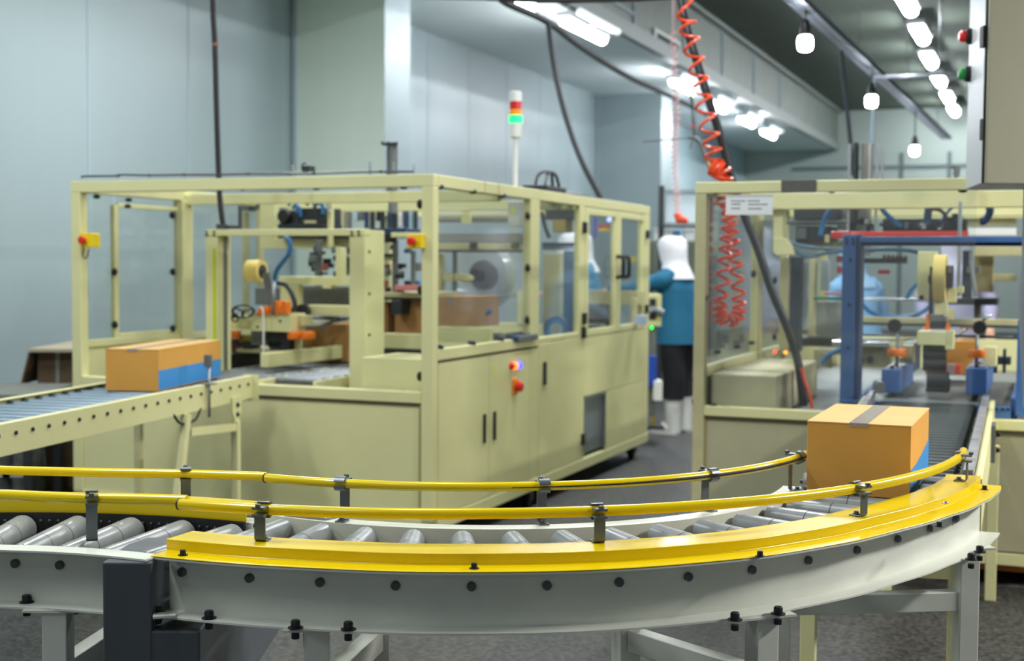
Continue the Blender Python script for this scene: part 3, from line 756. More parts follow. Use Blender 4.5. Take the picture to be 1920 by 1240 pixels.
def estop(M_, root, x0, y0, x1, y1, w_, flip=1):
    b = B(); FB(b, M_, x0, y0, x1, y1, w_ - 0.07, w_); e = obj('emergency_stop_box', b, mat('yellow_box', (236, 206, 20), 0.4), root, local=True, bevel=0.004, label='yellow emergency stop box with a red button')
    cx = (x0 + x1) / 2 - 2; cy = (y0 + y1) / 2
    c = FP(M_, cx, cy, w_ - 0.07); sub('red_button', B().prof(c, c + Vector((0, -0.03, 0)), [(0, 0.012), (0.4, 0.012), (0.5, 0.021), (0.9, 0.021), (1, 0.014)], 16), mat('estop_red', (214, 36, 26), 0.3), e, root)
    return e

lm = thing('packing_machine', 'large cream packing machine in the middle with a lit signal tower on its roof', 'machine', (-0.378, 6.361, 0), -ANG)
Wd, Dp, Zt = 2.15, 3.67, 1.825
def part(name, x0, x1, y0, y1, z0, z1, m=CREAM, root=None, bevel=0.004, label=None):
    return obj(name, B().box(x0, x1, y0, y1, z0, z1), m, root or lm, local=True, bevel=bevel, label=label)
# posts
for (x0, x1, y0, y1, z0, z1) in [(-2.15, -2.087, 0, 0.06, 0.10, Zt), (-0.062, 0, 0, 0.06, 0.10, Zt), (-0.05, 0, 1.28, 1.42, 0.10, Zt), (-0.04, 0, 2.12, 2.22, 0.93, Zt), (-0.06, 0, 3.55, 3.67, 0.10, Zt),
                                 (-2.15, -2.12, 0.32, 0.36, 0.93, 1.775), (-2.15, -2.08, 0.90, 1.00, 0.10, Zt), (-2.15, -2.09, 3.6, 3.67, 0.10, Zt)]:
    part('frame_post', x0, x1, y0, y1, z0, z1 - 0.06)
# top rails
part('roof_rail', -2.15, 0, 0, 0.06, 1.765, Zt); part('roof_rail', -2.15, 0, 3.61, 3.67, 1.765, Zt)
part('roof_rail', -0.06, 0, 0.06, 3.61, 1.765, Zt); part('roof_rail', -2.15, -2.09, 0.06, 3.61, 1.765, Zt)
part('roof_rail', -2.09, -0.06, 0.93, 0.99, 1.74, 1.80); part('roof_rail', -2.09, -0.06, 2.1, 2.16, 1.74, 1.80)
for yy in (0.62, 0.80): part('roof_joint', -0.062, 0.0015, yy, yy + 0.004, 1.764, Zt + 0.001, mat('joint_line', (176, 166, 110), 0.6), bevel=0)
# deck rails and cabinet skins
part('deck_rail', -2.087, -0.062, 0, 0.06, 0.725, 0.780)
part('front_panel', -2.087, -0.062, 0.012, 0.03, 0.165, 0.712, CREAM)
part('panel_gap', -2.075, -0.066, 0.004, 0.02, 0.712, 0.725, DKGAP, bevel=0); part('panel_gap', -0.075, -0.062, 0.004, 0.02, 0.165, 0.72, mat('soft_gap', (150, 140, 90), 0.7), bevel=0)
part('base_rail', -2.15, 0, 0, 0.06, 0.10, 0.165); part('base_rail', -0.06, 0.004, 0.06, 3.67, 0.10, 0.165); part('base_rail', -2.15, -2.09, 0.06, 3.67, 0.10, 0.165)
part('floor_pan', -2.1, -0.05, 0.05, 3.62, 0.11, 0.14, GREYM, bevel=0)
part('deck', -2.09, -0.06, 0.05, 3.62, 0.700, 0.725, GREYM, bevel=0)
part('window_rail', -0.05, 0.002, 0.06, 1.28, 0.93, 0.985)
part('window_rail', -0.05, 0.0, 1.42, 2.12, 0.945, 0.975)
part('side_panel', -2.145, -2.125, 0.06, 3.6, 0.165, 0.94); part('window_rail', -2.15, -2.11, 0.06, 3.6, 0.93, 0.97)
part('rear_panel', -2.09, -0.06, 3.62, 3.64, 0.165, 0.94)
part('panel_gap', -0.002, 0.002, 0.06, 1.40, 0.920, 0.930, DKGAP, bevel=0)
def door(y0, y1, z0, z1, hy=None):
    d = part('cabinet_door', -0.022, 0.001, y0, y1, z0, z1)
    if hy is not None:
        sub('door_handle', B().box(0.001, 0.010, hy - 0.014, hy + 0.014, 0.462, 0.615), BLACK, d, lm, bevel=0.003)
    return d
d1 = door(0.066, 0.688, 0.168, 0.918, 0.622); d2 = door(0.692, 1.276, 0.168, 0.918, 0.757)
d3 = door(1.424, 2.205, 0.168, 0.940); sub('latch', B().box(0.001, 0.012, 1.485, 1.525, 0.695, 0.83), DKM, d3, lm, bevel=0.003)
d4 = door(2.21, 3.545, 0.560, 0.940); door(2.67, 3.545, 0.168, 0.557); door(2.21, 2.226, 0.168, 0.557)
vb = part('vent_opening', -0.03, -0.018, 2.226, 2.665, 0.19, 0.557, mat('vent_grey', (112, 120, 122), 0.5), bevel=0)
sub('vent_trim', B().box(-0.018, 0.004, 2.226, 2.245, 0.19, 0.557).box(-0.018, 0.004, 2.645, 2.665, 0.19, 0.557).box(-0.018, 0.004, 2.226, 2.665, 0.54, 0.557), GALV, vb, lm)
part('latch', 0.0, 0.018, 2.17, 2.215, 0.26, 0.33, BLACK)
part('warning_sticker', 0.001, 0.0022, 0.748, 0.785, 0.795, 0.868, mat('sticker', (226, 222, 130), 0.6), bevel=0)
# illuminated buttons and rotary switch
for (px, py, c, e) in [(957, 686, (240, 40, 30), None), (964, 686, (255, 120, 20), 2.5), (971.5, 685, (60, 70, 255), 3.0)]:
    q = lambda px=px, py=py: ML.Sd(px, py, 0.0); w_, z_ = q()
    obj('push_button', B().prof((0.001, w_, z_), (0.022, w_, z_), [(0, 0.020), (0.5, 0.020), (1, 0.014)], 16), mat('button_%d' % px, c, 0.3, emit=(c, e) if e else None), lm, local=True)
w_, z_ = ML.Sd(964, 725, 0.0)
sw = part('rotary_switch', 0.001, 0.012, w_ - 0.035, w_ + 0.035, z_ - 0.045, z_ + 0.045, mat('switch_orange', (236, 146, 20), 0.4))
sub('switch_knob', B().prof((0.012, w_, z_), (0.05, w_, z_), [(0, 0.028), (0.8, 0.028), (1, 0.02)], 14), mat('estop_red', (214, 36, 26), 0.3), sw, lm)
# guard windows
def pane(x0, x1, y0, y1, z0, z1, m=GLASS): return obj('guard_window', B().box(x0, x1, y0, y1, z0, z1), m, lm, local=True)
pane(-0.022, -0.018, 0.06, 1.28, 0.985, 1.765)
pane(-0.022, -0.018, 1.42, 2.12, 0.975, 1.765)
pane(-2.137, -2.133, 0.06, 0.32, 0.97, 1.765); pane(-2.137, -2.133, 0.36, 0.90, 0.97, 1.765); pane(-2.137, -2.133, 1.0, 3.6, 0.97, 1.765)
def gdoor(y0, y1, hy, left):
    f = obj('guard_door', B().box(-0.03, 0.004, y0, y0 + 0.06, 0.945, 1.755).box(-0.03, 0.004, y1 - 0.06, y1, 0.945, 1.755).box(-0.03, 0.004, y0 + 0.06, y1 - 0.06, 0.945, 0.985).box(-0.03, 0.004, y0 + 0.06, y1 - 0.06, 1.715, 1.755), CREAM, lm, local=True, bevel=0.003)
    sub('pane', B().box(-0.016, -0.012, y0 + 0.06, y1 - 0.06, 0.985, 1.715), GLASS, f, lm)
    z0, z1 = 1.315, 1.455
    pts = [(0.004, hy, z0), (0.04, hy, z0 + 0.004), (0.052, hy, z0 + 0.02), (0.052, hy, z1 - 0.02), (0.04, hy, z1 - 0.004), (0.004, hy, z1)]
    sub('handle', B().tube(cat_rom(pts, 4), 0.013, 10), BLACK, f, lm)
    return f
gdoor(2.225, 2.90, 2.862, True); gdoor(2.905, 3.545, 2.99, False)
for (yy, zz) in [(2.16, 1.63), (2.17, 1.06), (2.16, 0.97)]:
    part('hinge', 0.0, 0.02, yy, yy + 0.05, zz - 0.035, zz + 0.035, BLACK)
for (yy, zz) in [(3.55, 1.62), (3.55, 1.08)]: part('hinge', 0.0, 0.02, yy, yy + 0.05, zz - 0.03, zz + 0.03, BLACK)
# clips round the front opening and the first window
for px, py in [(176, 355), (322, 354), (455, 353), (593, 352), (757, 350)]: clip(ML, lm, px, py, 0.03)
for px, py in [(149, 387), (150, 536), (151, 687), (787, 383), (788, 544), (787, 706)]: clip(ML, lm, px, py, 0.03, False)
for px, py in [(620, 733), (756, 738), (180, 713)]: clip(ML, lm, px, py, 0.03)
for px, py in [(825, 350), (887, 359), (943, 367), (825, 651), (886, 643), (940, 636)]: clip(ML, lm, px, py, 0, True, True)
for px, py in [(990, 404), (990, 502), (989, 600)]: clip(ML, lm, px, py, 0, False, True)
for px, py in [(213, 510), (214, 609), (322, 404), (323, 510), (323, 616)]:
    q = ML.Sd(px, py, -2.12); obj('panel_clip', B().ell((-2.115, q[0], q[1]), 0.02, 0.016, 0.022, 10, 7), BLACK, lm, local=True)
part('door_top_rail', -2.15, -2.12, 0.36, 0.90, 1.70, 1.725); part('door_bottom_rail', -2.15, -2.12, 0.36, 0.90, 0.97, 0.995)
for px, py in [(180, 369), (240, 375), (238, 387)]:
    q = ML.Sd(px, py, -2.12); obj('panel_clip', B().ell((-2.115, q[0], q[1]), 0.02, 0.022, 0.012, 10, 7), BLACK, lm, local=True)
e = estop(ML, lm, 148, 437, 172, 464, 0.03)
obj('button_cable', B().tube(cat_rom([FP(ML, 158, 466, 0.0), FP(ML, 156, 480, 0.0), FP(ML, 162, 484, 0.0), FP(ML, 167, 466, 0.0)]), 0.004, 6), BLACK, lm, local=True)
e2 = estop(ML, lm, 763, 439, 790, 466, 0.03)
part('data_plate', -0.13, -0.07, -0.001, 0.0, 1.43, 1.444, WHITE, bevel=0) if False else None
# casters
for (x, y) in [(-0.07, 3.50), (-0.06, 1.40), (-2.08, 0.2), (-0.5, 0.25), (-2.08, 3.5)]:
    cs = obj('caster', B().box(x - 0.03, x + 0.03, y - 0.04, y + 0.04, 0.085, 0.10).box(x - 0.03, x - 0.022, y - 0.03, y + 0.03, 0.03, 0.09).box(x + 0.022, x + 0.03, y - 0.03, y + 0.03, 0.03, 0.09), BLACK, lm, local=True)
    sub('wheel', B().cyl((x - 0.018, y, 0.042), (x + 0.018, y, 0.042), 0.042, 20), RUBBER, cs, lm)
# roof gear
q = ML.Sd(968, 345, -0.10)
ux, wx, zx = -0.10, ML.Sd(966, 345, -0.10)[0], Zt
def zt(py): return ML.Sd(968, py, ux)[1]
obj('signal_tower_pole', B().cyl((ux, wx, Zt), (ux, wx, zt(258)), 0.014, 12), WHITE, lm, local=True)
obj('signal_tower_base', B().prof((ux, wx, zt(260)), (ux, wx, zt(231)), [(0, 0.02), (0.1, 0.032), (1, 0.034)], 18), WHITE, lm, local=True)
obj('green_light', B().cyl((ux, wx, zt(231)), (ux, wx, zt(217)), 0.037, 20), mat('green_lit', (40, 255, 150), 0.3, emit=((0, 255, 90), 2.2)), lm, local=True, label='lit green signal light')
obj('amber_light', B().cyl((ux, wx, zt(217)), (ux, wx, zt(206)), 0.034, 20), mat('amber_lens', (240, 140, 10), 0.25, emit=((255, 140, 0), 0.25)), lm, local=True, label='amber signal light')
obj('red_light', B().cyl((ux, wx, zt(206)), (ux, wx, zt(191)), 0.034, 20), mat('red_lens', (206, 20, 20), 0.25), lm, local=True, label='red signal light')
obj('tower_cap', B().prof((ux, wx, zt(191)), (ux, wx, zt(172)), [(0, 0.034), (0.9, 0.034), (1, 0.028)], 18), WHITE, lm, local=True)
# cylinder poking out of the roof
def up(px, py0, py1, w_, r, m, name, rr=None):
    a = FP(ML, px, py0, w_); c = FP(ML, px, py1, w_)
    return obj(name, B().cyl((a.x, w_, c.z), (a.x, w_, a.z), r, 14), m, lm, local=True)
up(737, 268, 400, 1.3, 0.028, GREYM, 'air_cylinder'); up(728, 266, 380, 1.32, 0.009, DKM, 'air_cylinder_rod')
obj('cylinder_head', B().add([FP(ML, x, y, w2) for w2 in (1.26, 1.36) for x, y in [(714, 264), (722, 268), (746, 266), (746, 273), (724, 274), (715, 272)]], [(0, 1, 2, 3, 4, 5), (6, 11, 10, 9, 8, 7)] + [(i, (i + 1) % 6, 6 + (i + 1) % 6, 6 + i) for i in range(6)]), DKM, lm, local=True)
for px, y0, y1, r in [(549, 309, 345, 0.008), (694, 303, 345, 0.007), (738, 303, 322, 0.005), (776, 309, 326, 0.004)]: up(px, y0, y1, 0.8, r, CHROME, 'guide_pin')
b = B(); FB(b, ML, 566, 311, 580, 326, 0.5, 0.56); b.tube([FP(ML, 566, 318, 0.5), FP(ML, 567, 308, 0.5), FP(ML, 574, 306, 0.5)], 0.005, 6); obj('roof_valve', b, DKM, lm, local=True)
pts = [FP(ML, x, y, 0.02) for x, y in [(152, 333), (160, 331), (221, 330), (225, 328), (280, 329), (345, 328), (400, 328), (465, 326), (530, 325), (590, 325), (650, 323), (714, 322), (775, 322)]]
for p in pts: p.z = max(p.z, Zt + 0.004)
obj('roof_cable', B().tube(cat_rom(pts, 4), 0.005, 6), BLACK, lm, local=True)
for k in (2, 4, 5, 7, 9, 11): obj('cable_clip', B().ell(pts[k], 0.012, 0.01, 0.008, 8, 6), BLACK, lm, local=True)
def SP(px, py, u): w_, z_ = ML.Sd(px, py, u); return Vector((u, w_, z_))
a = SP(1008, 352, -0.15); c = SP(1045, 366, -0.15)
obj('connector_box', B().box(-0.25, -0.09, a.y, c.y, Zt, Zt + 0.05), DKM, lm, local=True, bevel=0.005)
for pp in ([(1004, 345), (1008, 330), (1022, 322), (1040, 326), (1047, 345), (1049, 357)], [(1020, 350), (1026, 328), (1034, 324), (1036, 350)]):
    obj('cable_loop', B().tube(cat_rom([SP(x, y, -0.15) for x, y in pp], 5), 0.010, 8), BLACK, lm, local=True)
for pp in ([(1050, 364), (1075, 362), (1100, 370), (1130, 376), (1160, 380), (1205, 390)], [(1060, 368), (1090, 366), (1120, 378), (1180, 385)]):
    q = [SP(x, y, -0.10) for x, y in pp]
    for v in q: v.z = max(v.z, Zt + 0.01)
    obj('roof_cable', B().tube(cat_rom(q, 5), 0.009, 6), DKM if pp[0][0] > 1055 else GALV, lm, local=True)

# ---------------------------------------------------------------- carton sealer inside the left machine
cs = thing('carton_sealer', 'cream carton taping unit with tape roll and handwheel inside the front of the left machine', 'machine', ML.W(-1.1, 0.75, 0.725), -ANG)
FR[cs.name] = FR[lm.name].copy()         # its meshes are given in the big machine's axes
cs_off = FR[lm.name].inverted() @ Vector(cs.location)
def cpart(name, b, m, bevel=0.0, label=None, root=None):
    root = root or cs; off = OFF[root.name]
    for i, v in enumerate(b.v): b.v[i] = v - off
    return obj(name, b, m, root, local=True, bevel=bevel, label=label)
OFF = {cs.name: cs_off}
def cb(name, x0, y0, x1, y1, w0, w1, m=CREAM, bevel=0.003, M_=ML, root=None, label=None):
    return cpart(name, FB(B(), M_, x0, y0, x1, y1, w0, w1), m, bevel, label, root)
zr = ML.F(390, 500, 0.4)
def vpost(name, x0, x1, ytop, w0, w1, zb, m=CREAM, M_=ML, root=None, bevel=0.003):
    u0, z1 = M_.F(x0, ytop, w0); u1, _ = M_.F(x1, ytop, w0)
    return cpart(name, B().box(u0, u1, w0, w1, zb, z1), m, bevel, None, root)
vpost('frame_post', 385, 407, 431, 0.40, 0.52, 0.725); vpost('guide_column', 409, 424, 441, 0.46, 0.50, 0.725, GREYM); vpost('frame_post', 425, 430, 441, 0.47, 0.485, 0.725)
vpost('frame_post', 655, 684, 431, 0.40, 0.62, 0.725)
cb('top_beam', 385, 430, 684, 442, 0.395, 0.46)
u, z = ML.F(402, 466, 0.395); cpart('height_scale', B().box(u - 0.01, u + 0.006, 0.392, 0.40, 0.86, z), mat('lime_scale', (196, 204, 30), 0.4))
for px, py in [(388, 435), (388, 441), (402, 435), (402, 441), (660, 435), (660, 441), (673, 435), (673, 441)]:
    q = FP(ML, px, py, 0.395); cpart('bolt', B().cyl(q, q - Vector((0, 0.008, 0)), 0.006, 8), BOLT)
for py in (472, 551, 628):
    q = ML.Sd(692, py, ML.F(684, 500, 0.40)[0]); u = ML.F(684, 500, 0.40)[0]; cpart('bolt', B().cyl((u, q[0], q[1]), (u + 0.006, q[0], q[1]), 0.007, 8), BOLT)
# side rails and roller bed
b = B(); u0, w0 = ML.F(488, 690, 0.35)[0], 0.35; u1 = ML.F(503, 690, 0.35)[0]
cpart('side_guide', B().box(u0, u1, 0.35, 1.55, 0.835, 0.912), CREAM, 0.004)
cpart('side_guide', B().box(u0 - 0.40, u0 - 0.33, 0.35, 1.5, 0.80, 0.88), BLACK, 0.004)
cpart('bed_side', B().box(-1.02, -0.99, 0.06, 1.6, 0.725, 0.80), CREAM, 0.003)
cpart('bed_side', B().box(-1.50, -1.47, 0.06, 1.6, 0.725, 0.80), CREAM, 0.003)
for k in range(17):
    y = 0.12 + k * 0.088; cpart('roller', B().cyl((-1.47, y, 0.785), (-1.02, y, 0.785), 0.022, 12), GALV)
cpart('bed_side', B().box(-0.72, -0.70, 0.10, 1.6, 0.725, 0.80), CREAM, 0.003)
for k in range(12):
    y = 0.2 + k * 0.12; cpart('roller', B().cyl((-0.99, y, 0.79), (-0.72, y, 0.79), 0.02, 12), GALV)
# taping head
cb('head_plate', 470, 588, 545, 622, 0.62, 0.78); cb('head_plate', 424, 592, 470, 617, 0.66, 0.74); cb('carriage_arm', 545, 592, 570, 612, 0.70, 0.80, CREAMD)
for px, py in [(484, 613), (526, 602)]:
    q = FP(ML, px, py, 0.62); cpart('bolt', B().cyl(q, q - Vector((0, 0.01, 0)), 0.006, 8), BOLT)
c0 = FP(ML, 483, 508, 0.70)
tr = cpart('tape_roll', B().prof((c0.x - 0.055, 0.70, c0.z), (c0.x + 0.03, 0.70, c0.z), [(0, 0.030), (0.0, 0.062), (1, 0.062), (1, 0.030)], 28, cap=False).cyl((c0.x - 0.055, .70, c0.z), (c0.x + 0.025, .70, c0.z), 0.031, 20), TAPER)
cpart('roll_hub', B().prof((c0.x + 0.025, 0.70, c0.z), (c0.x + 0.045, 0.70, c0.z), [(0, 0.036), (0.7, 0.034), (1, 0.014)], 18), DKM)
cpart('roll_arm', B().bar(FP(ML, 500, 512, 0.68), FP(ML, 516, 590, 0.68), 0.03, 0.05), GREYM, 0.004)
cpart('guide_rod', B().cyl(FP(ML, 513, 527, 0.60), FP(ML, 513, 590, 0.60), 0.010, 10), GALV)
b = B(); P5 = [FP(ML, x, y, 0.60) for x, y in [(478, 590), (486, 578), (493, 574), (497, 581), (508, 576), (510, 590)]]
cpart('orange_lever', B().add([v for v in P5] + [v + Vector((0, 0.05, 0)) for v in P5], [(0, 1, 2, 3, 4, 5), (6, 11, 10, 9, 8, 7)] + [(i, (i + 1) % 6, 6 + (i + 1) % 6, 6 + i) for i in range(6)]), ORANGE, 0.003)
P6 = [FP(ML, x, y, 0.60) for x, y in [(500, 589), (510, 567), (520, 564), (524, 576), (530, 564), (536, 566), (538, 589)]]
n = 7; cpart('orange_bracket', B().add([v for v in P6] + [v + Vector((0, 0.05, 0)) for v in P6], [tuple(range(n)), tuple(reversed(range(n, 2 * n)))] + [(i, (i + 1) % n, n + (i + 1) % n, n + i) for i in range(n)]), ORANGE, 0.003)
def ring(c, R, r, n=28, ax='y'):
    pts = [Vector((c[0] + R * math.cos(2 * PI * k / n), c[1], c[2] + R * math.sin(2 * PI * k / n))) for k in range(n + 1)]
    return B().tube(pts, r, 8, cap=False)
q = FP(ML, 456, 584, 0.55); b = ring(q, 0.052, 0.007)
for k in range(3):
    a = k * 2.1 + .4; b.bar(q, q + Vector((0.05 * math.cos(a), 0, 0.05 * math.sin(a))), 0.01, 0.01, (0, 1, 0))
for i, v in enumerate(b.v): b.v[i] = Vector((q.x + (v.x - q.x) * 1.0, v.y + (v.x - q.x) * 0.5, v.z - (v.z - q.z) * 0.35))
cpart('handwheel', b, BLACK)
q = FP(ML, 441, 596, 0.5); cpart('crank_ring', ring(q, 0.022, 0.005, 18), BLACK)
cpart('crank_rod', B().cyl(FP(ML, 400, 592, 0.5), FP(ML, 452, 595, 0.55), 0.007, 8), DKM)
for x0, x1, y0, y1 in [(424, 450, 621, 634), (541, 566, 622, 636), (566, 589, 622, 636)]:
    a = FP(ML, (x0 + x1) / 2, y0, 0.66); c = FP(ML, (x0 + x1) / 2, y1, 0.66); r = abs(FP(ML, x1, y0, .66).x - FP(ML, x0, y0, .66).x) / 2
    cpart('side_wheel', B().prof(c, (c.x, c.y, a.z), [(0, r * .95), (0.1, r), (0.9, r), (1, r * .95)], 22), ORANGE)
for x0, x1, y0, y1, m in [(455, 474, 638, 660, BLACK), (430, 444, 636, 662, mat('maroon_part', (82, 30, 34), 0.5)), (470, 500, 622, 648, GREYM), (505, 540, 618, 660, DKM), (502, 528, 640, 652, BLACK), (446, 500, 630, 642, mat('olive_part', (140, 130, 40), 0.5))]:
    cb('head_part', x0, y0, x1, y1, 0.70, 0.78, m)
cb('press_plate', 425, 655, 560, 663, 0.70, 0.9, CREAMD); cb('press_post', 552, 635, 560, 660, 0.75, 0.78, CREAMD)
cpart('wire', B().tube(cat_rom([FP(ML, x, y, 0.56) for x, y in [(488, 575), (493, 583), (494, 610), (494, 662)]], 5), 0.005, 6), WHITE)
cpart('drag_chain', B().tube(cat_rom([FP(ML, x, y, 0.75) for x, y in [(521, 530), (537, 536), (549, 556), (553, 575), (545, 585), (532, 586)]], 6), 0.014, 8), DKM)
cpart('motor_wheel', B().cyl(FP(ML, 566, 583, 0.85), FP(ML, 572, 583, 0.95), 0.038, 18), BLACK)
cb('support_beam', 572, 573, 655, 592, 0.95, 1.05, CREAM)
for x0, y0, x1, y1 in [(545, 594, 655, 597), (560, 594, 625, 599), (565, 617, 650, 598)]: cpart('push_rod', B().cyl(FP(ML, x0, y0, 0.8), FP(ML, x1, y1, 1.1), 0.009, 8), GREYM)
cpart('blue_hose', B().tube(cat_rom([FP(ML, x, y, 0.9) for x, y in [(534, 444), (543, 452), (542, 475), (530, 492), (519, 508), (514, 528)]], 6), 0.014, 8), BHOSE)
cb('upper_carriage', 523, 519, 640, 535, 1.05, 1.2, CREAM); cb('upper_carriage_plate', 525, 535, 560, 585, 1.05, 1.1, CREAM); cb('carriage_upright', 629, 464, 639, 520, 1.05, 1.12, CREAM); cb('carriage_foot', 604, 533, 620, 541, 1.05, 1.12, CREAM)
cb('grey_guard', 560, 537, 655, 573, 1.3, 1.33, GREYM); cb('gear_box', 478, 540, 512, 572, 1.3, 1.4, GREYM)
cb('valve_box', 678, 672, 790, 738, 0.12, 0.5, CREAM, label='cream lidded box beside the emergency stop')
cb('floor_cable', 600, 730, 630, 738, 0.2, 0.25, BLACK)
# ---------------------------------------------------------------- carton erecting unit further back
ce = thing('carton_erector', 'dark motor and valve assembly on a cream bracket behind the taping unit', 'machine', ML.W(-0.9, 1.8, 0.725), -ANG)
OFF[ce.name] = FR[lm.name].inverted() @ Vector(ce.location)
def eb(name, *a, **k): return cb(name, *a, root=ce, **k)
eb('support_bracket', 487, 375, 514, 466, 1.6, 1.66); eb('support_bracket', 514, 447, 700, 466, 1.6, 1.66); eb('support_bracket', 480, 382, 487, 545, 1.7, 1.75, m=CREAMD)
eb('hanger_bar', 614, 376, 622, 465, 1.5, 1.53); eb('slide', 520, 441, 790, 447, 1.52, 1.6, m=BLACK)
eb('motor', 525, 395, 560, 425, 1.5, 1.7, m=DKM); eb('motor', 562, 390, 610, 420, 1.5, 1.7, m=DKM); eb('motor_plate', 520, 420, 606, 428, 1.48, 1.72, m=DKM); eb('name_plate', 570, 414, 592, 419, 1.47, 1.48, m=CREAMD)
q = FP(ML, 530, 405, 1.45); cpart('motor_cap', B().cyl(q, q + Vector((0, 0.2, 0)), 0.04, 18), BLACK, root=ce)
eb('wall_motor', 448, 382, 492, 395, 1.7, 1.85, m=GREYM); vp = vpost('frame_post', 453, 459, 396, 1.8, 1.86, 0.725, CREAMD, root=ce)
for k, (x, y, r, m) in enumerate([(541, 385, .012, BHOSE), (548, 392, .01, BHOSE), (575, 384, .012, DKM), (590, 387, .014, BHOSE), (600, 384, .01, GALV)]):
    cpart('hose', B().tube(cat_rom([FP(ML, x, y, 1.45), FP(ML, x + 5, y - 6, 1.45), FP(ML, x + 14, y - 2, 1.45), FP(ML, x + 16, y + 14, 1.45)], 5), r, 8), m, root=ce)
random.seed(3)
for k in range(15):
    x = 630 + k * 10.5 + random.uniform(-2, 2); m = random.choice([GREYM, mat('pale_blue_tube', (170, 200, 216), 0.4), BLUED, DKM, CREAMD, GALV, WHITE])
    y0 = random.uniform(378, 388); y1 = random.uniform(412, 432)
    eb('tube_rack_bar', x, y0, x + random.uniform(3, 8), y1, 2.3, 2.34, m=m)
eb('rack_plate', 628, 380, 790, 384, 2.34, 2.36, m=GREYM)
for k in range(54):
    x = random.uniform(575, 655) if k < 30 else random.uniform(702, 778); y = random.uniform(462, 512) if k < 30 else random.uniform(452, 540)
    m = random.choice([GREYM, DKM, DKM, GALV, BHOSE if k > 32 else DKM, CREAMD, BLACK, mat('dusty_red_part', (150, 84, 74), 0.5)])
    sx = random.uniform(4, 12); sy = random.uniform(4, 16); w_ = random.uniform(1.35, 1.6)
    eb('valve', x, y, x + sx, y + sy, w_, w_ + 0.05, m=m)
for x0, y0, x1, y1 in [(590, 450, 600, 540), (640, 460, 646, 530), (708, 470, 714, 545), (735, 450, 743, 548), (770, 470, 776, 545)]: eb('slide_rod', x0, y0, x1, y1, 1.45, 1.48, m=GREYM)
cpart('suction_head', B().bar(FP(ML, 640, 505, 1.2), FP(ML, 660, 485, 1.2), 0.06, 0.07), DKM, root=ce)
eb('carriage_beam', 733, 436, 792, 445, 1.0, 1.05); eb('dark_carriage', 690, 428, 760, 445, 1.2, 1.4, m=BLUED); eb('dark_carriage', 700, 440, 730, 455, 1.2, 1.3, m=BLACK)
eb('shelf', 703, 549, 790, 558, 1.35, 1.9, m=CREAMD); eb('shelf_underside', 705, 558, 790, 563, 1.36, 1.9, m=DKM); eb('red_white_sensor', 740, 535, 790, 545, 1.3, 1.35, m=mat('pale_red_part', (214, 130, 130), 0.5))
eb('flap_folder', 733, 563, 752, 590, 1.3, 1.5, m=DKM)
eb('low_guide', 703, 626, 792, 654, 1.0, 1.05); eb('low_guide', 700, 655, 792, 665, 1.0, 1.05, m=DKM)
# what stands behind the side windows
eb('slide_rod', 812, 392, 985, 400, 2.3, 2.34, m=WHITE); eb('slide_rod', 812, 402, 975, 407, 2.3, 2.34, m=CREAMD); eb('slide_rod', 815, 408, 960, 417, 2.25, 2.3, m=GREYM); eb('cross_bracket', 865, 372, 880, 420, 2.2, 2.24)
eb('linear_guide', 790, 437, 976, 455, 1.9, 2.0, m=mat('guide_grey', (138, 140, 138), 0.45)); eb('guide_support', 790, 456, 968, 469, 1.9, 2.0, m=CREAMD); eb('guide_edge', 790, 469, 1000, 473, 1.88, 2.0, m=DKM)
for x in (880, 958): eb('guide_foot', x, 455, x + 13, 466, 1.88, 1.9, m=DKM)
eb('linear_guide', 975, 440, 1000, 458, 2.2, 2.3, m=BLUED)
tb = eb('terminal_box', 952, 378, 990, 425, 1.75, 1.85, m=mat('box_grey', (176, 180, 176), 0.5))
q = [FP(ML, x, y, 1.749) - OFF[ce.name] for x, y in [(961, 387), (967, 400), (955, 400)]]
sb = B().add(q + [v - Vector((0, 0.001, 0)) for v in q], [(0, 1, 2), (3, 5, 4), (0, 3, 4, 1), (1, 4, 5, 2), (2, 5, 3, 0)]); sub('warning_triangle', sb, mat('warn_yellow', (206, 210, 40), 0.5), tb, ce)
c0 = FP(ML, 906, 516, 2.5)
cpart('film_reel', B().cyl((c0.x, 2.45, c0.z), (c0.x, 2.62, c0.z), 0.195, 36), FILM, root=ce)
cpart('reel_core', B().cyl((c0.x + 0.03, 2.42, c0.z), (c0.x + 0.03, 2.46, c0.z), 0.10, 28), GREYM, root=ce); cpart('reel_hub', B().cyl((c0.x, 2.36, c0.z), (c0.x, 2.45, c0.z), 0.04, 20), DKM, root=ce)
b = B(); q = [FP(ML, x, y, 2.55) for x, y in [(940, 480), (960, 500), (955, 560), (905, 600), (890, 612), (880, 612), (930, 560), (938, 520)]]
cpart('film_web', B().add(q + [v + Vector((0, .003, 0)) for v in q], [tuple(range(8)), tuple(reversed(range(8, 16)))] + [(i, (i + 1) % 8, 8 + (i + 1) % 8, 8 + i) for i in range(8)]), FILM, root=ce)
eb('cream_arm', 830, 513, 862, 528, 2.0, 2.05); cpart('arm_end', B().ell(FP(ML, 874, 522, 2.0), 0.055, 0.03, 0.028), CREAM, root=ce); eb('vertical_rod', 848, 470, 854, 560, 2.0, 2.03, m=GREYM)
eb('column', 812, 475, 828, 558, 2.0, 2.06, m=CREAMD)
eb('tray', 812, 553, 935, 557, 2.2, 2.5, m=GALV); eb('block', 862, 585, 905, 605, 2.2, 2.3, m=DKM)
cpart('blue_hose', B().tube(cat_rom([FP(ML, x, y, 1.7) for x, y in [(876, 604), (892, 596), (910, 588), (922, 584)]], 5), 0.016, 8), BHOSE, root=ce)
eb('deck_guide', 820, 614, 918, 643, 0.9, 0.95); 
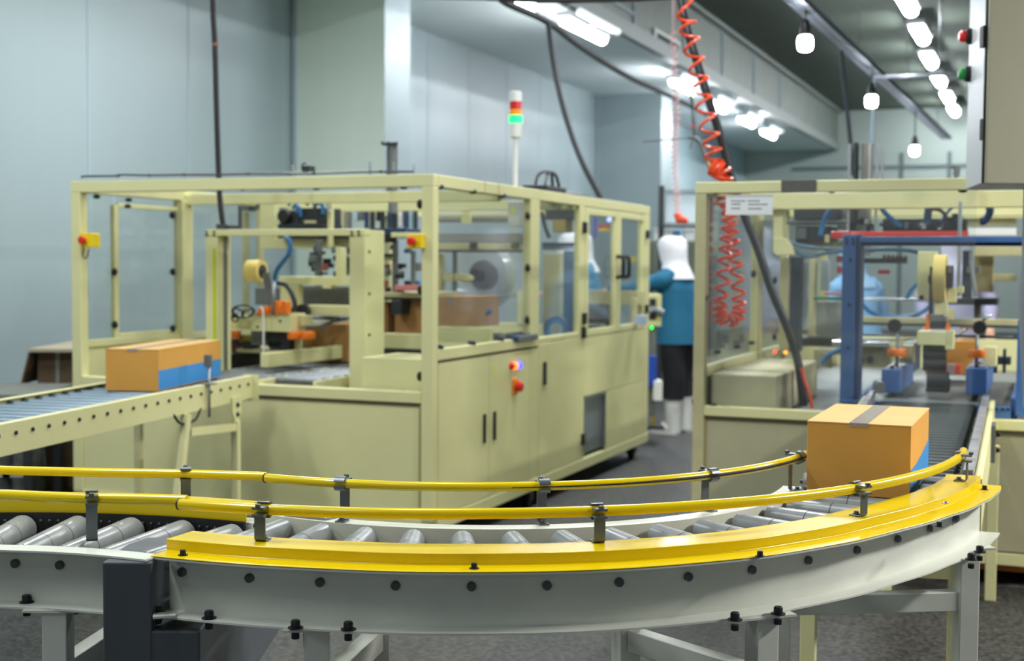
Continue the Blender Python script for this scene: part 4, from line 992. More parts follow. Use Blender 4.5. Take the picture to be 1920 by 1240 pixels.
for k in range(16):
    x = 845 + k * 8.5; eb('conveyor_part', x, random.uniform(624, 634), x + random.uniform(5, 12), 642, 1.0 + random.random() * 0.3, 1.35, m=random.choice([DKM, GREYM, BLUED, DKM]))
eb('back_frame', 970, 545, 980, 612, 3.0, 3.05); eb('back_frame', 970, 545, 1000, 550, 3.0, 3.05); eb('back_frame', 915, 606, 1000, 612, 3.0, 3.05)
# second and third windows
eb('column', 1018, 475, 1048, 640, 2.6, 2.7, m=CREAMD); eb('blue_column', 1056, 470, 1076, 634, 2.3, 2.4, m=BLUED); eb('column', 1078, 520, 1090, 634, 2.5, 2.56, m=CREAMD)
eb('roof_motor', 1022, 392, 1082, 412, 2.8, 3.0, m=DKM); eb('roof_motor', 1036, 412, 1060, 436, 2.8, 2.95, m=mat('brass_part', (150, 134, 70), 0.4)); eb('cross_beam', 1016, 455, 1090, 463, 2.4, 2.45, m=BLUED)
eb('cross_beam', 1016, 464, 1090, 468, 2.4, 2.45, m=DKM)
cpart('cable', B().tube(cat_rom([FP(ML, x, y, 2.5) for x, y in [(1016, 398), (1022, 425), (1030, 446)]], 5), 0.014, 8), DKM, root=ce)
for R in (0.075, 0.055): cpart('blue_hose_loop', ring(FP(ML, 1043, 618, 2.2), R, 0.012), BLUED if R > .06 else BHOSE, root=ce)
eb('cross_beam', 1092, 545, 1205, 572, 3.4, 3.46, m=CREAMD); eb('lower_unit', 1095, 575, 1150, 600, 3.3, 3.4, m=mat('grey_violet', (120, 118, 128), 0.5)); eb('lower_unit', 1092, 597, 1150, 618, 3.2, 3.3, m=DKM); eb('bright_tray', 1103, 607, 1128, 613, 3.0, 3.1, m=CHROME)
eb('upright', 1184, 560, 1192, 612, 3.3, 3.35, m=CREAMD); eb('bag', 1190, 592, 1205, 610, 3.2, 3.3, m=mat('pale_blue_bag', (170, 186, 214), 0.6))
eb('label_plate', 1122, 422, 1142, 428, 3.45, 3.47, m=RED); eb('label_plate', 1122, 428, 1142, 434, 3.45, 3.47, m=mat('label_yellow', (222, 196, 60), 0.5)); eb('purple_strip', 1112, 408, 1118, 446, 3.45, 3.47, m=mat('violet_strip', (96, 96, 190), 0.5))
eb('label_plate', 1178, 482, 1192, 492, 3.5, 3.52, m=mat('label_yellow', (222, 196, 60), 0.5))
q = FP(ML, 1143, 412, 3.4); cpart('indicator_lamp', B().ell(q, 0.02, 0.012, 0.016), mat('blue_lamp', (150, 160, 255), 0.3, emit=((150, 165, 255), 3)), root=ce)

# cartons inside the left machine
def mcarton(name, lb, x0, y0, x1, y1, w0, w1, m, M_=ML, grp='cartons inside the packing machines', zfl=None):
    u0, z0 = M_.F(x0, y1, w0); u1, _ = M_.F(x1, y1, w0); z1 = M_.F((x0 + x1) / 2, y0, w0)[1]
    if zfl is not None: z0 = zfl
    t = thing(name, lb, 'box', M_.W((u0 + u1) / 2, (w0 + w1) / 2, z0), -ANG, grp)
    hx, hy, h = (u1 - u0) / 2, (w1 - w0) / 2, z1 - z0
    obj('carton_body', B().box(-hx, hx, -hy, hy, 0, h), m, t, local=True, bevel=0.002)
    obj('closing_tape', B().box(-0.02, 0.02, -hy - 0.001, hy + 0.001, h, h + 0.001).box(-0.02, 0.02, -hy - 0.001, -hy, h - 0.05, h), TAPE, t, local=True)
    return t
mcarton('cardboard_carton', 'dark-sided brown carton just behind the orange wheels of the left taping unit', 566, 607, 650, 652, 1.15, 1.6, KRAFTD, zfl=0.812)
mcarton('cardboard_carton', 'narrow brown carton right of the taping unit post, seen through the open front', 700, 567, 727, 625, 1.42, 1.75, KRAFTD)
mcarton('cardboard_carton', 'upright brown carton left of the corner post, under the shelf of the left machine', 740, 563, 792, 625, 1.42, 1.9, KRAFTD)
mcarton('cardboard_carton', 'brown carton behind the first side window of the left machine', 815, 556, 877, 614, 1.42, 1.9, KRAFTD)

# ---------------------------------------------------------------- cream infeed conveyor and its carton
lc = thing('roller_conveyor', 'cream straight roller conveyor climbing in from the left edge to the left machine', 'conveyor', (-1.7, 5.2, 0), 0)
dv = Vector((0.2215, 0.9752, 0)); nv = Vector((0.9752, -0.2215, 0))
E1 = Vector((-1.262, 6.47, 0)); E2 = E1 - nv * 0.50
S1 = E1 - dv * 3.0; S2 = E2 - dv * 3.0
ZR = 0.848
def chan(p, q, side, name):
    n = nv * side
    prof = [(0, 0.738), (0.034, 0.738), (0.034, 0.742), (0.004, 0.742), (0.004, ZR - 0.004), (0.034, ZR - 0.004), (0.034, ZR), (0, ZR)]
    b = B(); b.sweep([[c + n * s + Vector((0, 0, z)) for s, z in prof] for c in (p, q)], True, False)
    return obj(name, b, CREAM, lc, bevel=0.001)
chan(S1, E1, -1, 'side_channel'); chan(S2, E2, 1, 'side_channel')
b = B(); q0 = E1 + Vector((0, 0, 0)); 
obj('end_plate', B().add([q0 + nv * a + dv * c + Vector((0, 0, z)) for z in (0.725, ZR + 0.004) for c in (0, 0.006) for a in (-0.05, 0.03)], [(0, 2, 3, 1), (4, 5, 7, 6), (0, 1, 5, 4), (2, 6, 7, 3), (0, 4, 6, 2), (1, 3, 7, 5)]), CREAM, lc)
nr_ = 30
for k in range(nr_):
    c = S1 + dv * (3.0 - 0.055 - k * 0.101) + Vector((0, 0, ZR - 0.038)); a = c - nv * 0.496
    obj('roller', B().prof(a, c - nv * 0.006, [(0, 0.021), (0.005, 0.025), (0.995, 0.025), (1, 0.021)], 14), mat('galvanised_roller', (108, 126, 138), 0.36, metal=0.35, var=0.15, scale=20), lc)
    obj('axle_end', B().cyl(c + nv * 0.0005, c + nv * 0.006, 0.0075, 8), BOLT, lc)
sens = E1 - dv * 0.50 + nv * 0.012
obj('sensor_bracket', B().obox(sens + Vector((0, 0, ZR + 0.004)), 0.06, 0.03, 0.008, -0.22), GALV, lc)
obj('sensor_post', B().cyl(sens + Vector((0, 0, 0.70)), sens + Vector((0, 0, 0.93)), 0.006, 10), GALV, lc)
obj('photo_sensor', B().obox(sens + Vector((-0.005, 0, 0.955)), 0.028, 0.03, 0.055, -0.22), mat('sensor_grey', (92, 94, 96), 0.5), lc, bevel=0.003)
# its support: hanger lug, leg, brace, cross bar
lx = E1 - dv * 0.20
lug = [(-0.05, 0.765), (0.05, 0.765), (0.05, 0.69), (0.018, 0.645), (-0.018, 0.645), (-0.05, 0.69)]
b = B(); b.add([lx + nv * n_ + dv * a + Vector((0, 0, z)) for n_ in (0.002, 0.012) for a, z in lug], [(0, 1, 2, 3, 4, 5), (6, 11, 10, 9, 8, 7)] + [(i, (i + 1) % 6, 6 + (i + 1) % 6, 6 + i) for i in range(6)])
hg = obj('support_lug', b, CREAM, lc, bevel=0.002)
for z in (0.725, 0.68): obj('bolt', hexbolt(B(), lx + nv * 0.012 + Vector((0, 0, z)), 0.008, 0.008, nv), BOLT, lc)
obj('leg', B().obox(lx + nv * 0.004 + Vector((0, 0, 0.34)), 0.035, 0.035, 0.62, -0.22), CREAM, lc, bevel=0.003)
obj('leg', B().obox(lx - nv * 0.50 + Vector((0, 0, 0.37)), 0.035, 0.035, 0.74, -0.22), CREAM, lc, bevel=0.003)
bx0 = lx - dv * 0.62
obj('brace', B().bar(lx - dv * 0.50 - nv * 0.0 + Vector((0, 0, 0.735)), lx - dv * 0.68 + Vector((0.0, 0, 0.02)), 0.035, 0.035), CREAM, lc, bevel=0.003)
obj('cross_bar', B().bar(lx - dv * 0.48 + Vector((0, 0, 0.655)), lx + dv * 0.0 + Vector((0, 0, 0.62)), 0.03, 0.035), CREAM, lc)
obj('leg', B().obox(S1 + dv * 0.5 + Vector((0, 0, 0.37)), 0.04, 0.04, 0.74, -0.22), CREAM, lc, bevel=0.003)
obj('hanging_cable', B().tube(cat_rom([lx - dv * 0.62 + Vector((0, 0, 0.745)), lx - dv * 0.55 + Vector((0, 0, 0.70)), lx - dv * 0.42 + Vector((0, 0, 0.70)), lx - dv * 0.36 + Vector((0, 0, 0.745))], 6), 0.006, 6), BLACK, lc)
zt_ = ZR - 0.012
a = PZ(198, 733, zt_); c = PZ(298, 735, zt_); dd = (c - a); rz = math.atan2(dd.y, dd.x); W2 = dd.length
dp = Vector((-math.sin(rz), math.cos(rz), 0))
L2 = 0.76
fe = PZ(418, 708, zt_) - c; rz = 0.5 * rz + 0.5 * (math.atan2(fe.y, fe.x) - PI / 2); dp = Vector((-math.sin(rz), math.cos(rz), 0)); L2 = fe.length
ctr = (a + c) / 2 + dp * L2 / 2
ctr.z = zt_ + 0.001

carton('cardboard_box', 'taped cardboard box with straight blue band on the cream conveyor at left', (ctr.x, ctr.y, ctr.z), rz, W2, L2, 0.182, 'band', None)
# ================================================================ right packing machine
rm = thing('packing_machine', 'cream packing machine at right with paper notice on its front window', 'machine', (0.85, 6.31, 0), -ANG)
OFF[rm.name] = Vector((0, 0, 0))
def rpart(name, x0, x1, y0, y1, z0, z1, m=CREAM, bevel=0.004, label=None): return obj(name, B().box(x0, x1, y0, y1, z0, z1), m, rm, local=True, bevel=bevel, label=label)
RT, RW, RD = 1.790, 2.10, 3.67
for (x0, x1, y0, y1, z0, z1) in [(0.010, 0.065, 0, 0.055, 0.06, RT - 0.055), (RW - 0.06, RW, 0, 0.055, 0.06, RT - 0.055), (0.010, 0.05, 1.27, 1.42, 0.06, RT - .055), (0.010, 0.05, 2.12, 2.22, 0.06, RT - .055),
                                 (0.01, 0.065, 3.6, RD, 0.06, RT - .055), (RW - 0.06, RW, 3.6, RD, 0.06, RT - .055), (RW - .06, RW, 1.3, 1.42, 0.06, RT - .055)]:
    rpart('frame_post', x0, x1, y0, y1, z0, z1, CREAMD if x0 < 0.02 and y0 == 0 else CREAM)
rpart('roof_rail', 0.010, RW, 0, 0.055, 1.737, RT); rpart('roof_rail', 0.010, RW, 3.61, RD, 1.737, RT)
rpart('roof_rail', 0.010, 0.065, 0.055, 3.61, 1.737, RT); rpart('roof_rail', RW - .06, RW, 0.055, 3.61, 1.737, RT)
rpart('roof_rail', 0.065, RW - .06, 0.95, 1.03, 1.70, RT - 0.005)
rpart('roof_rail', 0.065, RW - .06, 2.1, 2.18, 1.70, RT - 0.005)
u0, z1 = MR.F(1465, 338, -0.003); u1, z0 = MR.F(1530, 361, -0.003)
rpart('name_plate', u0, u1, -0.006, 0.0, z0, z1, mat('blank_dark_plate', (104, 104, 98), 0.35, metal=0.5, var=0.2, scale=12), 0.001)
rpart('deck_rail', 0.065, RW - .06, 0, 0.055, 0.688, 0.735)
rpart('deck', 0.065, RW - .06, 0.055, 3.6, 0.66, 0.688, GREYM, 0)
rpart('front_panel', 0.065, RW - .06, 0.014, 0.03, 0.15, 0.675, mat('darker_cream_paint', (176, 172, 140), 0.45, var=.08, scale=3)); rpart('panel_gap', 0.07, RW - .07, 0.004, 0.02, 0.675, 0.688, DKGAP, 0); rpart('panel_gap', 0.065, 0.075, 0.006, 0.02, 0.15, 0.68, mat('soft_gap', (150, 140, 90), 0.7), 0)  # front panel in a darker, less saturated cream than the frame
u, z = MR.F(1840, 950, 0); rpart('panel_seam', u - 0.004, u + 0.004, 0.002, 0.013, 0.12, 0.68, mat('pale_seam', (236, 230, 190), 0.4), 0)
rpart('base_rail', 0.010, RW, 0, 0.055, 0.095, 0.15); rpart('panel_gap', 0.07, RW - .07, 0.004, 0.02, 0.150, 0.156, DKGAP, 0)
rpart('side_panel', 0.012, 0.03, 0.055, 3.6, 0.10, 0.86); rpart('window_rail', 0.010, 0.055, 0.055, 3.6, 0.86, 0.915); rpart('rear_panel', 0.065, RW - .06, 3.62, 3.64, 0.1, 0.9)
for (x, y) in [(0.08, 0.1), (2.0, 0.1), (0.08, 3.5), (2.0, 3.5)]: rpart('machine_foot', x - 0.03, x + 0.03, y - .03, y + .03, 0, 0.10, DKM)
robj = lambda n, b, m, **k: obj(n, b, m, rm, local=True, **k)
u1826, _ = MR.F(1826, 600, 0.02)
robj('guard_window', B().box(0.065, u1826, 0.022, 0.026, 0.735, 1.737), GLASSD)
robj('guard_window', B().box(0.026, 0.030, 0.055, 1.27, 0.915, 1.737), GLASSD); robj('guard_window', B().box(0.026, 0.030, 1.42, 3.6, 0.915, 1.737), GLASSD)
for px, py, hz in [(1342, 360, 1), (1560, 357, 1), (1805, 356, 1), (1322, 559, 0), (1337, 762, 1)]: clip(MR, rm, px, py, 0.03, bool(hz))
for px, py in [(1413, 514), (1453, 526), (1452, 632)]:
    q = MR.Sd(px, py, 0.07); robj('panel_clip', B().ell((0.07, q[0], q[1]), 0.014, 0.03, 0.022, 10, 7), BLACK)
for px, py in [(1382, 650), (1409, 643), (1345, 660)]:
    q = MR.Sd(px, py, 0.07); robj('panel_clip', B().ell((0.07, q[0], q[1]), 0.02, 0.03, 0.012, 10, 7), BLACK)
# paint chips along the worn corner post
random.seed(11); b = B()
for k in range(26):
    z = random.uniform(0.7, 1.25); b.ell((0.0095, random.uniform(-0.0005, 0.012), z), 0.002, 0.004, random.uniform(0.004, 0.014), 8, 5)
robj('paint_chips', b, mat('chip_dark', (58, 50, 38), 0.8))
# roof gear of the right machine
def rup(px, py0, py1, w_, r, m, name):
    a = FP(MR, px, py0, w_); c = FP(MR, px, py1, w_); return robj(name, B().cyl((a.x, w_, c.z), (a.x, w_, a.z), r, 14), m)
rup(1626, 270, 480, 1.2, 0.030, mat('brushed_cylinder', (150, 150, 146), 0.3, metal=0.8), 'air_cylinder'); rup(1606, 268, 420, 1.22, 0.014, DKM, 'air_cylinder_rod')
rup(1593, 270, 450, 1.0, 0.008, CHROME, 'guide_pin'); rup(1645, 269, 450, 1.0, 0.008, CHROME, 'guide_pin'); rup(1655, 280, 345, 1.1, 0.007, CHROME, 'guide_pin')
b = B(); b.tube([FP(MR, x, y, 0.8) for x, y in [(1794, 345), (1793, 322), (1790, 314), (1782, 312)]], 0.010, 8); b.cyl(FP(MR, 1793, 330, .8), FP(MR, 1795, 314, .8), 0.016, 10); robj('roof_valve', b, GREYM)
# notice in a sleeve on the front window
nt_ = thing('paper_notice', 'white paper notice taped at the top of the right machine window', 'notice', MR.W(MR.F(1405, 385, 0.0)[0], 0.0, MR.F(1405, 385, 0.0)[1]), -ANG)
OFF[nt_.name] = FR[rm.name].inverted() @ Vector(nt_.location)
def npc(name, b, m): 
    for i, v in enumerate(b.v): b.v[i] = v - OFF[nt_.name]
    return obj(name, b, m, nt_, local=True)
npc('sheet', FB(B(), MR, 1361, 365, 1449, 403, 0.0105, 0.0115), PAPER)
for x0, y0, x1 in [(1371, 377, 1397), (1402, 377, 1424), (1371, 383, 1388), (1403, 383.5, 1437), (1371, 391, 1387), (1403, 391.5, 1428)]:
    b = B(); xx = x0; random.seed(int(x0 + y0))
    while xx < x1:
        wdt = random.uniform(1.2, 2.4); FB(b, MR, xx, y0 - random.uniform(0.8, 1.6), xx + wdt, y0 + 1.2, 0.0098, 0.0105); xx += wdt + 0.5
    npc('printed_line', b, INK)
# grey-cream lidded box in the left corner
ctrl = thing('control_box', 'large dusty cream box standing behind the front window of the right machine', 'cabinet', MR.W(0.25, 0.6, 0.688), -ANG)
OFF[ctrl.name] = FR[rm.name].inverted() @ Vector(ctrl.location)
DUST = mat('dusty_cream', (196, 188, 152), 0.6, var=0.12, scale=6)
cpart('body', B().box(0.075, 0.39, 0.10, 1.25, 0.688, 0.882), DUST, 0.008, root=ctrl)
cpart('lid_seam', B().box(0.08, 0.385, 0.35, 0.355, 0.881, 0.8835), mat('seam_brown', (128, 116, 84), 0.7), root=ctrl)
for px, py, c in [(1453, 660, (255, 40, 40)), (1473, 661, (255, 130, 30))]:
    q = FP(MR, px, py, 0.9); cpart('pilot_light', B().ell(q, 0.010, 0.010, 0.008), mat('pilot_%d' % px, c, 0.3, emit=(c, 4)), root=ctrl)

# ---------------------------------------------------------------- blue taping unit
bt = thing('carton_sealer', 'blue framed carton taping unit with large tape roll in the right machine', 'machine', MR.W(1.1, 0.5, 0.688), -ANG)
OFF[bt.name] = FR[rm.name].inverted() @ Vector(bt.location)
def bb_(name, *a, **k): k.setdefault('M_', MR); return cb(name, *a, root=bt, **k)
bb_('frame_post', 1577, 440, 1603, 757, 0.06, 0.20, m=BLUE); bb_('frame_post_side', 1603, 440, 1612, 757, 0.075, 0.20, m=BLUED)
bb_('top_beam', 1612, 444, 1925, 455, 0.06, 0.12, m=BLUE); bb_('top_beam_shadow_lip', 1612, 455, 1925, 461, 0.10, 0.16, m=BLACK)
bb_('bottom_beam', 1577, 757, 1895, 780, 0.045, 0.10, m=BLUE); bb_('frame_post', 1906, 600, 1925, 780, 0.06, 0.2, m=BLUE)
for px, py in [(1587, 449), (1599, 449), (1587, 456), (1599, 456), (1594, 487), (1592, 571), (1590, 652), (1868, 768), (1880, 768), (1890, 768)]:
    q = FP(MR, px, py, 0.058 if py < 700 else 0.043); cpart('bolt', B().cyl(q, q - Vector((0, 0.006, 0)), 0.006, 8), BOLT, root=bt)
u0 = MR.F(1612, 740, 0.1)[0]; u1 = MR.F(1895, 740, 0.1)[0]
for k in range(19): cpart('roller', B().cyl((u0, 0.14 + 0.068 * k, 0.768), (u1, 0.14 + 0.068 * k, 0.768), 0.024, 12), mat('bed_roller_steel', (150, 152, 150), 0.3, metal=0.7), root=bt)
cpart('bed_side', B().box(u0 - 0.03, u0, 0.1, 1.45, 0.70, 0.80), BLUE, 0.003, root=bt); cpart('bed_side', B().box(u1, u1 + 0.03, 0.1, 1.45, 0.70, 0.82), BLUE, 0.003, root=bt)
# red bar
bb_('red_bar', 1558, 434, 1597, 447, 0.55, 0.62, m=RED); bb_('red_bar', 1597, 434, 1815, 443, 0.9, 0.97, m=RED)
# belt guides
def belt(x0, x1, y0, y1, wf, L_):
    u0, z1 = MR.F(x0, y0, wf); u1, z0 = MR.F(x1, y1, wf)
    cpart('belt_guide', B().box(u0, u1, wf, wf + L_, z0, z1), BLUE, 0.005, root=bt)
    cpart('belt_cover_plate', B().box(u0 + 0.01, u1 - 0.01, wf + 0.06, wf + L_, z1, z1 + 0.004), mat('grey_violet_plate', (130, 132, 150), 0.4, metal=0.3), root=bt)
    for dy in (0.04, 0.2): cpart('knob', B().cyl(((u0 + u1) / 2, wf + dy, z1), ((u0 + u1) / 2, wf + dy, z1 + 0.015), 0.009, 10), BLACK, root=bt)
belt(1653, 1688, 692, 738, 0.22, 0.62); belt(1811, 1849, 690, 742, 0.20, 0.75)
for x0, x1, y0, y1, w_ in [(1664, 1701, 654, 668, 0.34), (1815, 1848, 656, 671, 0.32)]:
    a = FP(MR, (x0 + x1) / 2, y0, w_); c = FP(MR, (x0 + x1) / 2, y1, w_); r = abs(FP(MR, x1, y0, w_).x - FP(MR, x0, y0, w_).x) / 2
    cpart('side_wheel', B().prof((a.x, w_, c.z), (a.x, w_, a.z), [(0, r * .94), (0.12, r), (0.88, r), (1, r * .94)], 26), ORANGE, root=bt)
    cpart('wheel_axle', B().cyl((a.x, w_, c.z - 0.06), (a.x, w_, a.z + 0.07), 0.008, 10), GREYM, root=bt)
bb_('wheel_bracket', 1690, 648, 1712, 682, 0.42, 0.5, m=CREAM); bb_('wheel_bracket', 1845, 652, 1868, 688, 0.4, 0.55, m=CREAM); bb_('wheel_bracket', 1686, 672, 1712, 682, 0.40, 0.42, m=CREAMD)
# mast: roll, arms, head box, rollers
c0 = FP(MR, 1761, 522, 0.36); R = 0.5 * (MR.F(1761, 478, .36)[1] - MR.F(1761, 567, .36)[1]); hw = 0.5 * (MR.F(1775, 520, .36)[0] - MR.F(1748, 520, .36)[0])
cpart('tape_roll', B().prof((c0.x - hw * .85, 0.42, c0.z), (c0.x + hw * .85, 0.42, c0.z), [(0, R * 0.35), (0, R), (1, R), (1, R * 0.35)], 34, cap=False).cyl((c0.x - hw * .8, .42, c0.z), (c0.x + hw * .8, .42, c0.z), R * .36, 20), TAPER, root=bt)
bb_('hub', 1774, 498, 1786, 540, 0.38, 0.46, m=DKM); bb_('hub', 1776, 500, 1784, 512, 0.36, 0.38, m=GREYM); bb_('hub', 1740, 516, 1748, 532, 0.38, 0.44, m=DKM)
bb_('roll_arm', 1742, 500, 1749, 600, 0.46, 0.5, m=DKM); bb_('mast', 1752, 566, 1776, 594, 0.40, 0.46, m=CREAM); bb_('mast_plate', 1720, 472, 1756, 562, 0.55, 0.62, m=CREAM)
q = FP(MR, 1728, 558, 0.548); cpart('bolt', B().cyl(q, q - Vector((0, 0.008, 0)), 0.012, 8), BOLT, root=bt)
bb_('mast_block', 1776, 540, 1793, 568, 0.44, 0.5, m=CREAM); bb_('mast_block', 1772, 580, 1788, 600, 0.44, 0.5, m=CREAM)
bb_('feed_roller', 1742, 590, 1774, 602, 0.36, 0.42, m=GREYM); bb_('feed_roller', 1744, 603, 1774, 617, 0.36, 0.42, m=DKM)
q = FP(MR, 1771, 594, 0.355); cpart('bolt', B().ell(q, 0.008, 0.004, 0.008), CHROME, root=bt)
for pts in ([(1731, 619), (1736, 610), (1736, 590), (1740, 588), (1742, 612), (1741, 619)], [(1771, 619), (1774, 610), (1775, 604), (1779, 606), (1781, 614), (1780, 619)]):
    P6 = [FP(MR, x, y, 0.34) for x, y in pts]; n = 6
    cpart('orange_bracket', B().add([v for v in P6] + [v + Vector((0, 0.04, 0)) for v in P6], [tuple(range(n)), tuple(reversed(range(n, 2 * n)))] + [(i, (i + 1) % n, n + (i + 1) % n, n + i) for i in range(n)]), ORANGE, root=bt)
bb_('head_box', 1719, 622, 1787, 648, 0.30, 0.46, m=CREAM, bevel=0.004); bb_('head_flange', 1772, 620, 1788, 656, 0.30, 0.38, m=CREAM)
bb_('head_bracket', 1730, 649, 1770, 668, 0.34, 0.44, m=BLACK)
for py, r in [(665, 0.03), (684, 0.032)]:
    q = FP(MR, 1752, py, 0.34); hw2 = 0.052; cpart('pressure_roller', B().cyl((q.x - hw2, .36, q.z), (q.x + hw2, .36, q.z), r, 20), BLACK, root=bt)
q = FP(MR, 1757, 716, 0.28); cpart('squeegee_roller', B().cyl((q.x - 0.045, .30, q.z), (q.x + 0.05, .30, q.z), 0.046, 22), BLACK, root=bt)
bb_('squeegee_base', 1735, 728, 1778, 736, 0.26, 0.36, m=BLACK); bb_('squeegee_ear', 1772, 712, 1780, 734, 0.25, 0.33, m=BLACK)
# knobs and rods
for px, py in [(1677, 611), (1837, 614)]:
    q = FP(MR, px, py, 0.40); cpart('star_knob', B().prof((q.x, .38, q.z), (q.x, .42, q.z), [(0, 0.028), (0.3, 0.034), (0.8, 0.034), (1, 0.02)], 8), BLACK, root=bt)
for (x0, y0, x1, y1, r, m) in [(1610, 628, 1718, 630, 0.006, GREYM), (1790, 630, 1900, 633, 0.007, DKM), (1610, 640, 1718, 636, 0.004, GALV), (1797, 627, 1814, 616, 0.008, CHROME), (1842, 601, 1860, 590, 0.008, CHROME)]:
    cpart('rod', B().cyl(FP(MR, x0, y0, 0.42), FP(MR, x1, y1, 0.42), r, 10), m, root=bt)
bb_('cross_beam', 1606, 597, 1912, 608, 0.95, 1.0, m=CREAMD); bb_('cross_beam', 1606, 608, 1912, 613, 0.96, 1.0, m=GREYM)
for x0, x1, y0, y1, m in [(1795, 1802, 378, 556, mat('dull_rod', (172, 178, 186), 0.3, metal=0.6))]: bb_('vertical_rod', x0, y0, x1, y1, 0.50, 0.52, m=m)
bb_('rod_clamp', 1795, 537, 1806, 550, 0.48, 0.54, m=CREAM)

# ---------------------------------------------------------------- erecting unit behind it
be = thing('carton_erector', 'black motor assembly with blue air hoses above the blue taping unit', 'machine', MR.W(1.0, 1.7, 0.688), -ANG)
OFF[be.name] = FR[rm.name].inverted() @ Vector(be.location)
def be_(name, *a, **k): k.setdefault('M_', MR); return cb(name, *a, root=be, **k)
be_('hoist_post', 1450, 378, 1467, 450, 1.0, 1.06); P6 = [FP(MR, x, y, 0.99) for x, y in [(1450, 446), (1472, 446), (1484, 462), (1488, 478), (1456, 479), (1449, 472)]]
cpart('hoist_plate', B().add([v for v in P6] + [v + Vector((0, 0.06, 0)) for v in P6], [tuple(range(6)), tuple(reversed(range(6, 12)))] + [(i, (i + 1) % 6, 6 + (i + 1) % 6, 6 + i) for i in range(6)]), CREAM, 0.003, root=be)
be_('hoist_beam', 1478, 452, 1580, 462, 1.3, 1.36, m=CREAMD); be_('motor', 1488, 386, 1570, 412, 1.25, 1.45, m=DKM); be_('motor_rail', 1474, 414, 1595, 420, 1.2, 1.4, m=GREYM)
be_('motor', 1492, 424, 1556, 456, 1.2, 1.5, m=DKM); be_('motor_cap', 1494, 428, 1512, 448, 1.18, 1.2, m=GREYM); be_('terminal', 1546, 440, 1553, 456, 1.1, 1.14, m=CREAMD); be_('motor', 1590, 386, 1606, 440, 1.25, 1.4, m=DKM); be_('motor', 1570, 378, 1600, 430, 1.5, 1.7, m=GREYM)
be_('valve_block', 1655, 410, 1812, 434, 1.25, 1.4, m=DKM)
random.seed(5)
for k in range(22):
    x = random.uniform(1598, 1800); y = random.uniform(400, 424); be_('fitting', x, y, x + random.uniform(5, 14), y + random.uniform(5, 12), 1.15, 1.22, m=random.choice([GREYM, BLACK, DKM, BLUED, CHROME]))
for pp, r, m in [([(1572, 384), (1556, 396), (1545, 415), (1538, 442)], .014, BHOSE), ([(1648, 384), (1660, 400), (1680, 418), (1690, 424)], .013, BHOSE), ([(1790, 384), (1775, 400), (1765, 415)], .008, BHOSE),
                 ([(1480, 455), (1492, 472), (1520, 481), (1552, 474), (1600, 470), (1660, 468), (1705, 470), (1730, 478), (1750, 488)], .010, mat('dull_blue_hose', (58, 100, 128), 0.4)), ([(1482, 456), (1510, 462), (1560, 468), (1640, 470)], .010, mat('dull_blue_hose', (58, 100, 128), 0.4)),
                 ([(1614, 568), (1632, 585), (1655, 592), (1700, 594), (1728, 586), (1745, 574)], .011, BHOSE), ([(1700, 560), (1708, 545), (1722, 530)], .010, BHOSE), ([(1540, 684), (1550, 668), (1575, 655)], .012, BHOSE),
                 ([(1749, 392), (1765, 396), (1774, 410), (1768, 428), (1760, 432)], .009, BLACK), ([(1856, 386), (1855, 400), (1846, 414), (1838, 415)], .020, BLUED), ([(1742, 386), (1740, 400), (1738, 420)], .020, mat('blue_bundle', (34, 70, 110), 0.4))]:
    cpart('air_hose', B().tube(cat_rom([FP(MR, x, y, 1.08) for x, y in pp], 6), r, 8), m, root=be)
# coiled dark hose
q0, q1 = FP(MR, 1656, 484, 1.1), FP(MR, 1700, 486, 1.1); b = B(); pts = []
for k in range(90):
    t = k / 89; a = t * 2 * PI * 5.5; pts.append(q0.lerp(q1, t) + Vector((0.008 * math.cos(a), 0.015 * math.cos(a), 0.016 * math.sin(a))))
cpart('coiled_hose', b.tube(pts, 0.0045, 6), mat('brown_hose', (74, 46, 44), 0.5), root=be)
be_('red_block', 1646, 506, 1668, 514, 1.1, 1.14, m=mat('dull_red', (150, 44, 48), 0.5)); be_('red_block', 1568, 480, 1580, 492, 1.1, 1.14, m=mat('dull_red', (150, 44, 48), 0.5)); be_('red_block', 1569, 500, 1578, 512, 1.1, 1.14, m=mat('dull_red', (150, 44, 48), 0.5)); be_('dark_rail', 1610, 484, 1700, 494, 1.15, 1.2, m=DKM)
be_('dark_column', 1480, 482, 1500, 660, 1.25, 1.35, m=mat('dark_blue_column', (42, 50, 62), 0.5)); be_('upright', 1516, 482, 1527, 630, 1.9, 1.96, m=CREAMD); be_('upright', 1462, 482, 1478, 660, 1.4, 1.46, m=CREAMD)
BOT = mat('milky_bottle', (158, 170, 172), 0.25)
for x, w_, y0, y1 in [(1505, 1.5, 490, 620), (1545, 1.9, 488, 545)]: be_('cylinder_cover', x - 7, y0, x + 9, y1, w_, w_ + 0.06, m=BOT)
be_('green_strip', 1522, 557, 1580, 563, 1.9, 1.93, m=mat('green_strip', (58, 128, 84), 0.5)); be_('red_strip', 1545, 549, 1580, 554, 1.9, 1.93, m=mat('pale_red_part', (214, 130, 130), 0.5)); be_('back_plate', 1530, 565, 1578, 640, 2.0, 2.04, m=mat('pale_plate', (164, 170, 168), 0.5)); be_('dark_bench', 1500, 634, 1580, 650, 1.7, 1.9, m=DKM); be_('bench_box', 1525, 655, 1560, 690, 1.5, 1.7, m=CREAMD)
be_('bright_tray', 1616, 560, 1740, 565, 1.5, 1.7, m=CHROME); be_('bright_tray', 1560, 640, 1668, 650, 1.2, 1.5, m=CHROME); be_('bench', 1610, 652, 1665, 690, 1.3, 1.5, m=CREAMD); be_('bench', 1535, 655, 1576, 665, 1.3, 1.5, m=CREAMD)
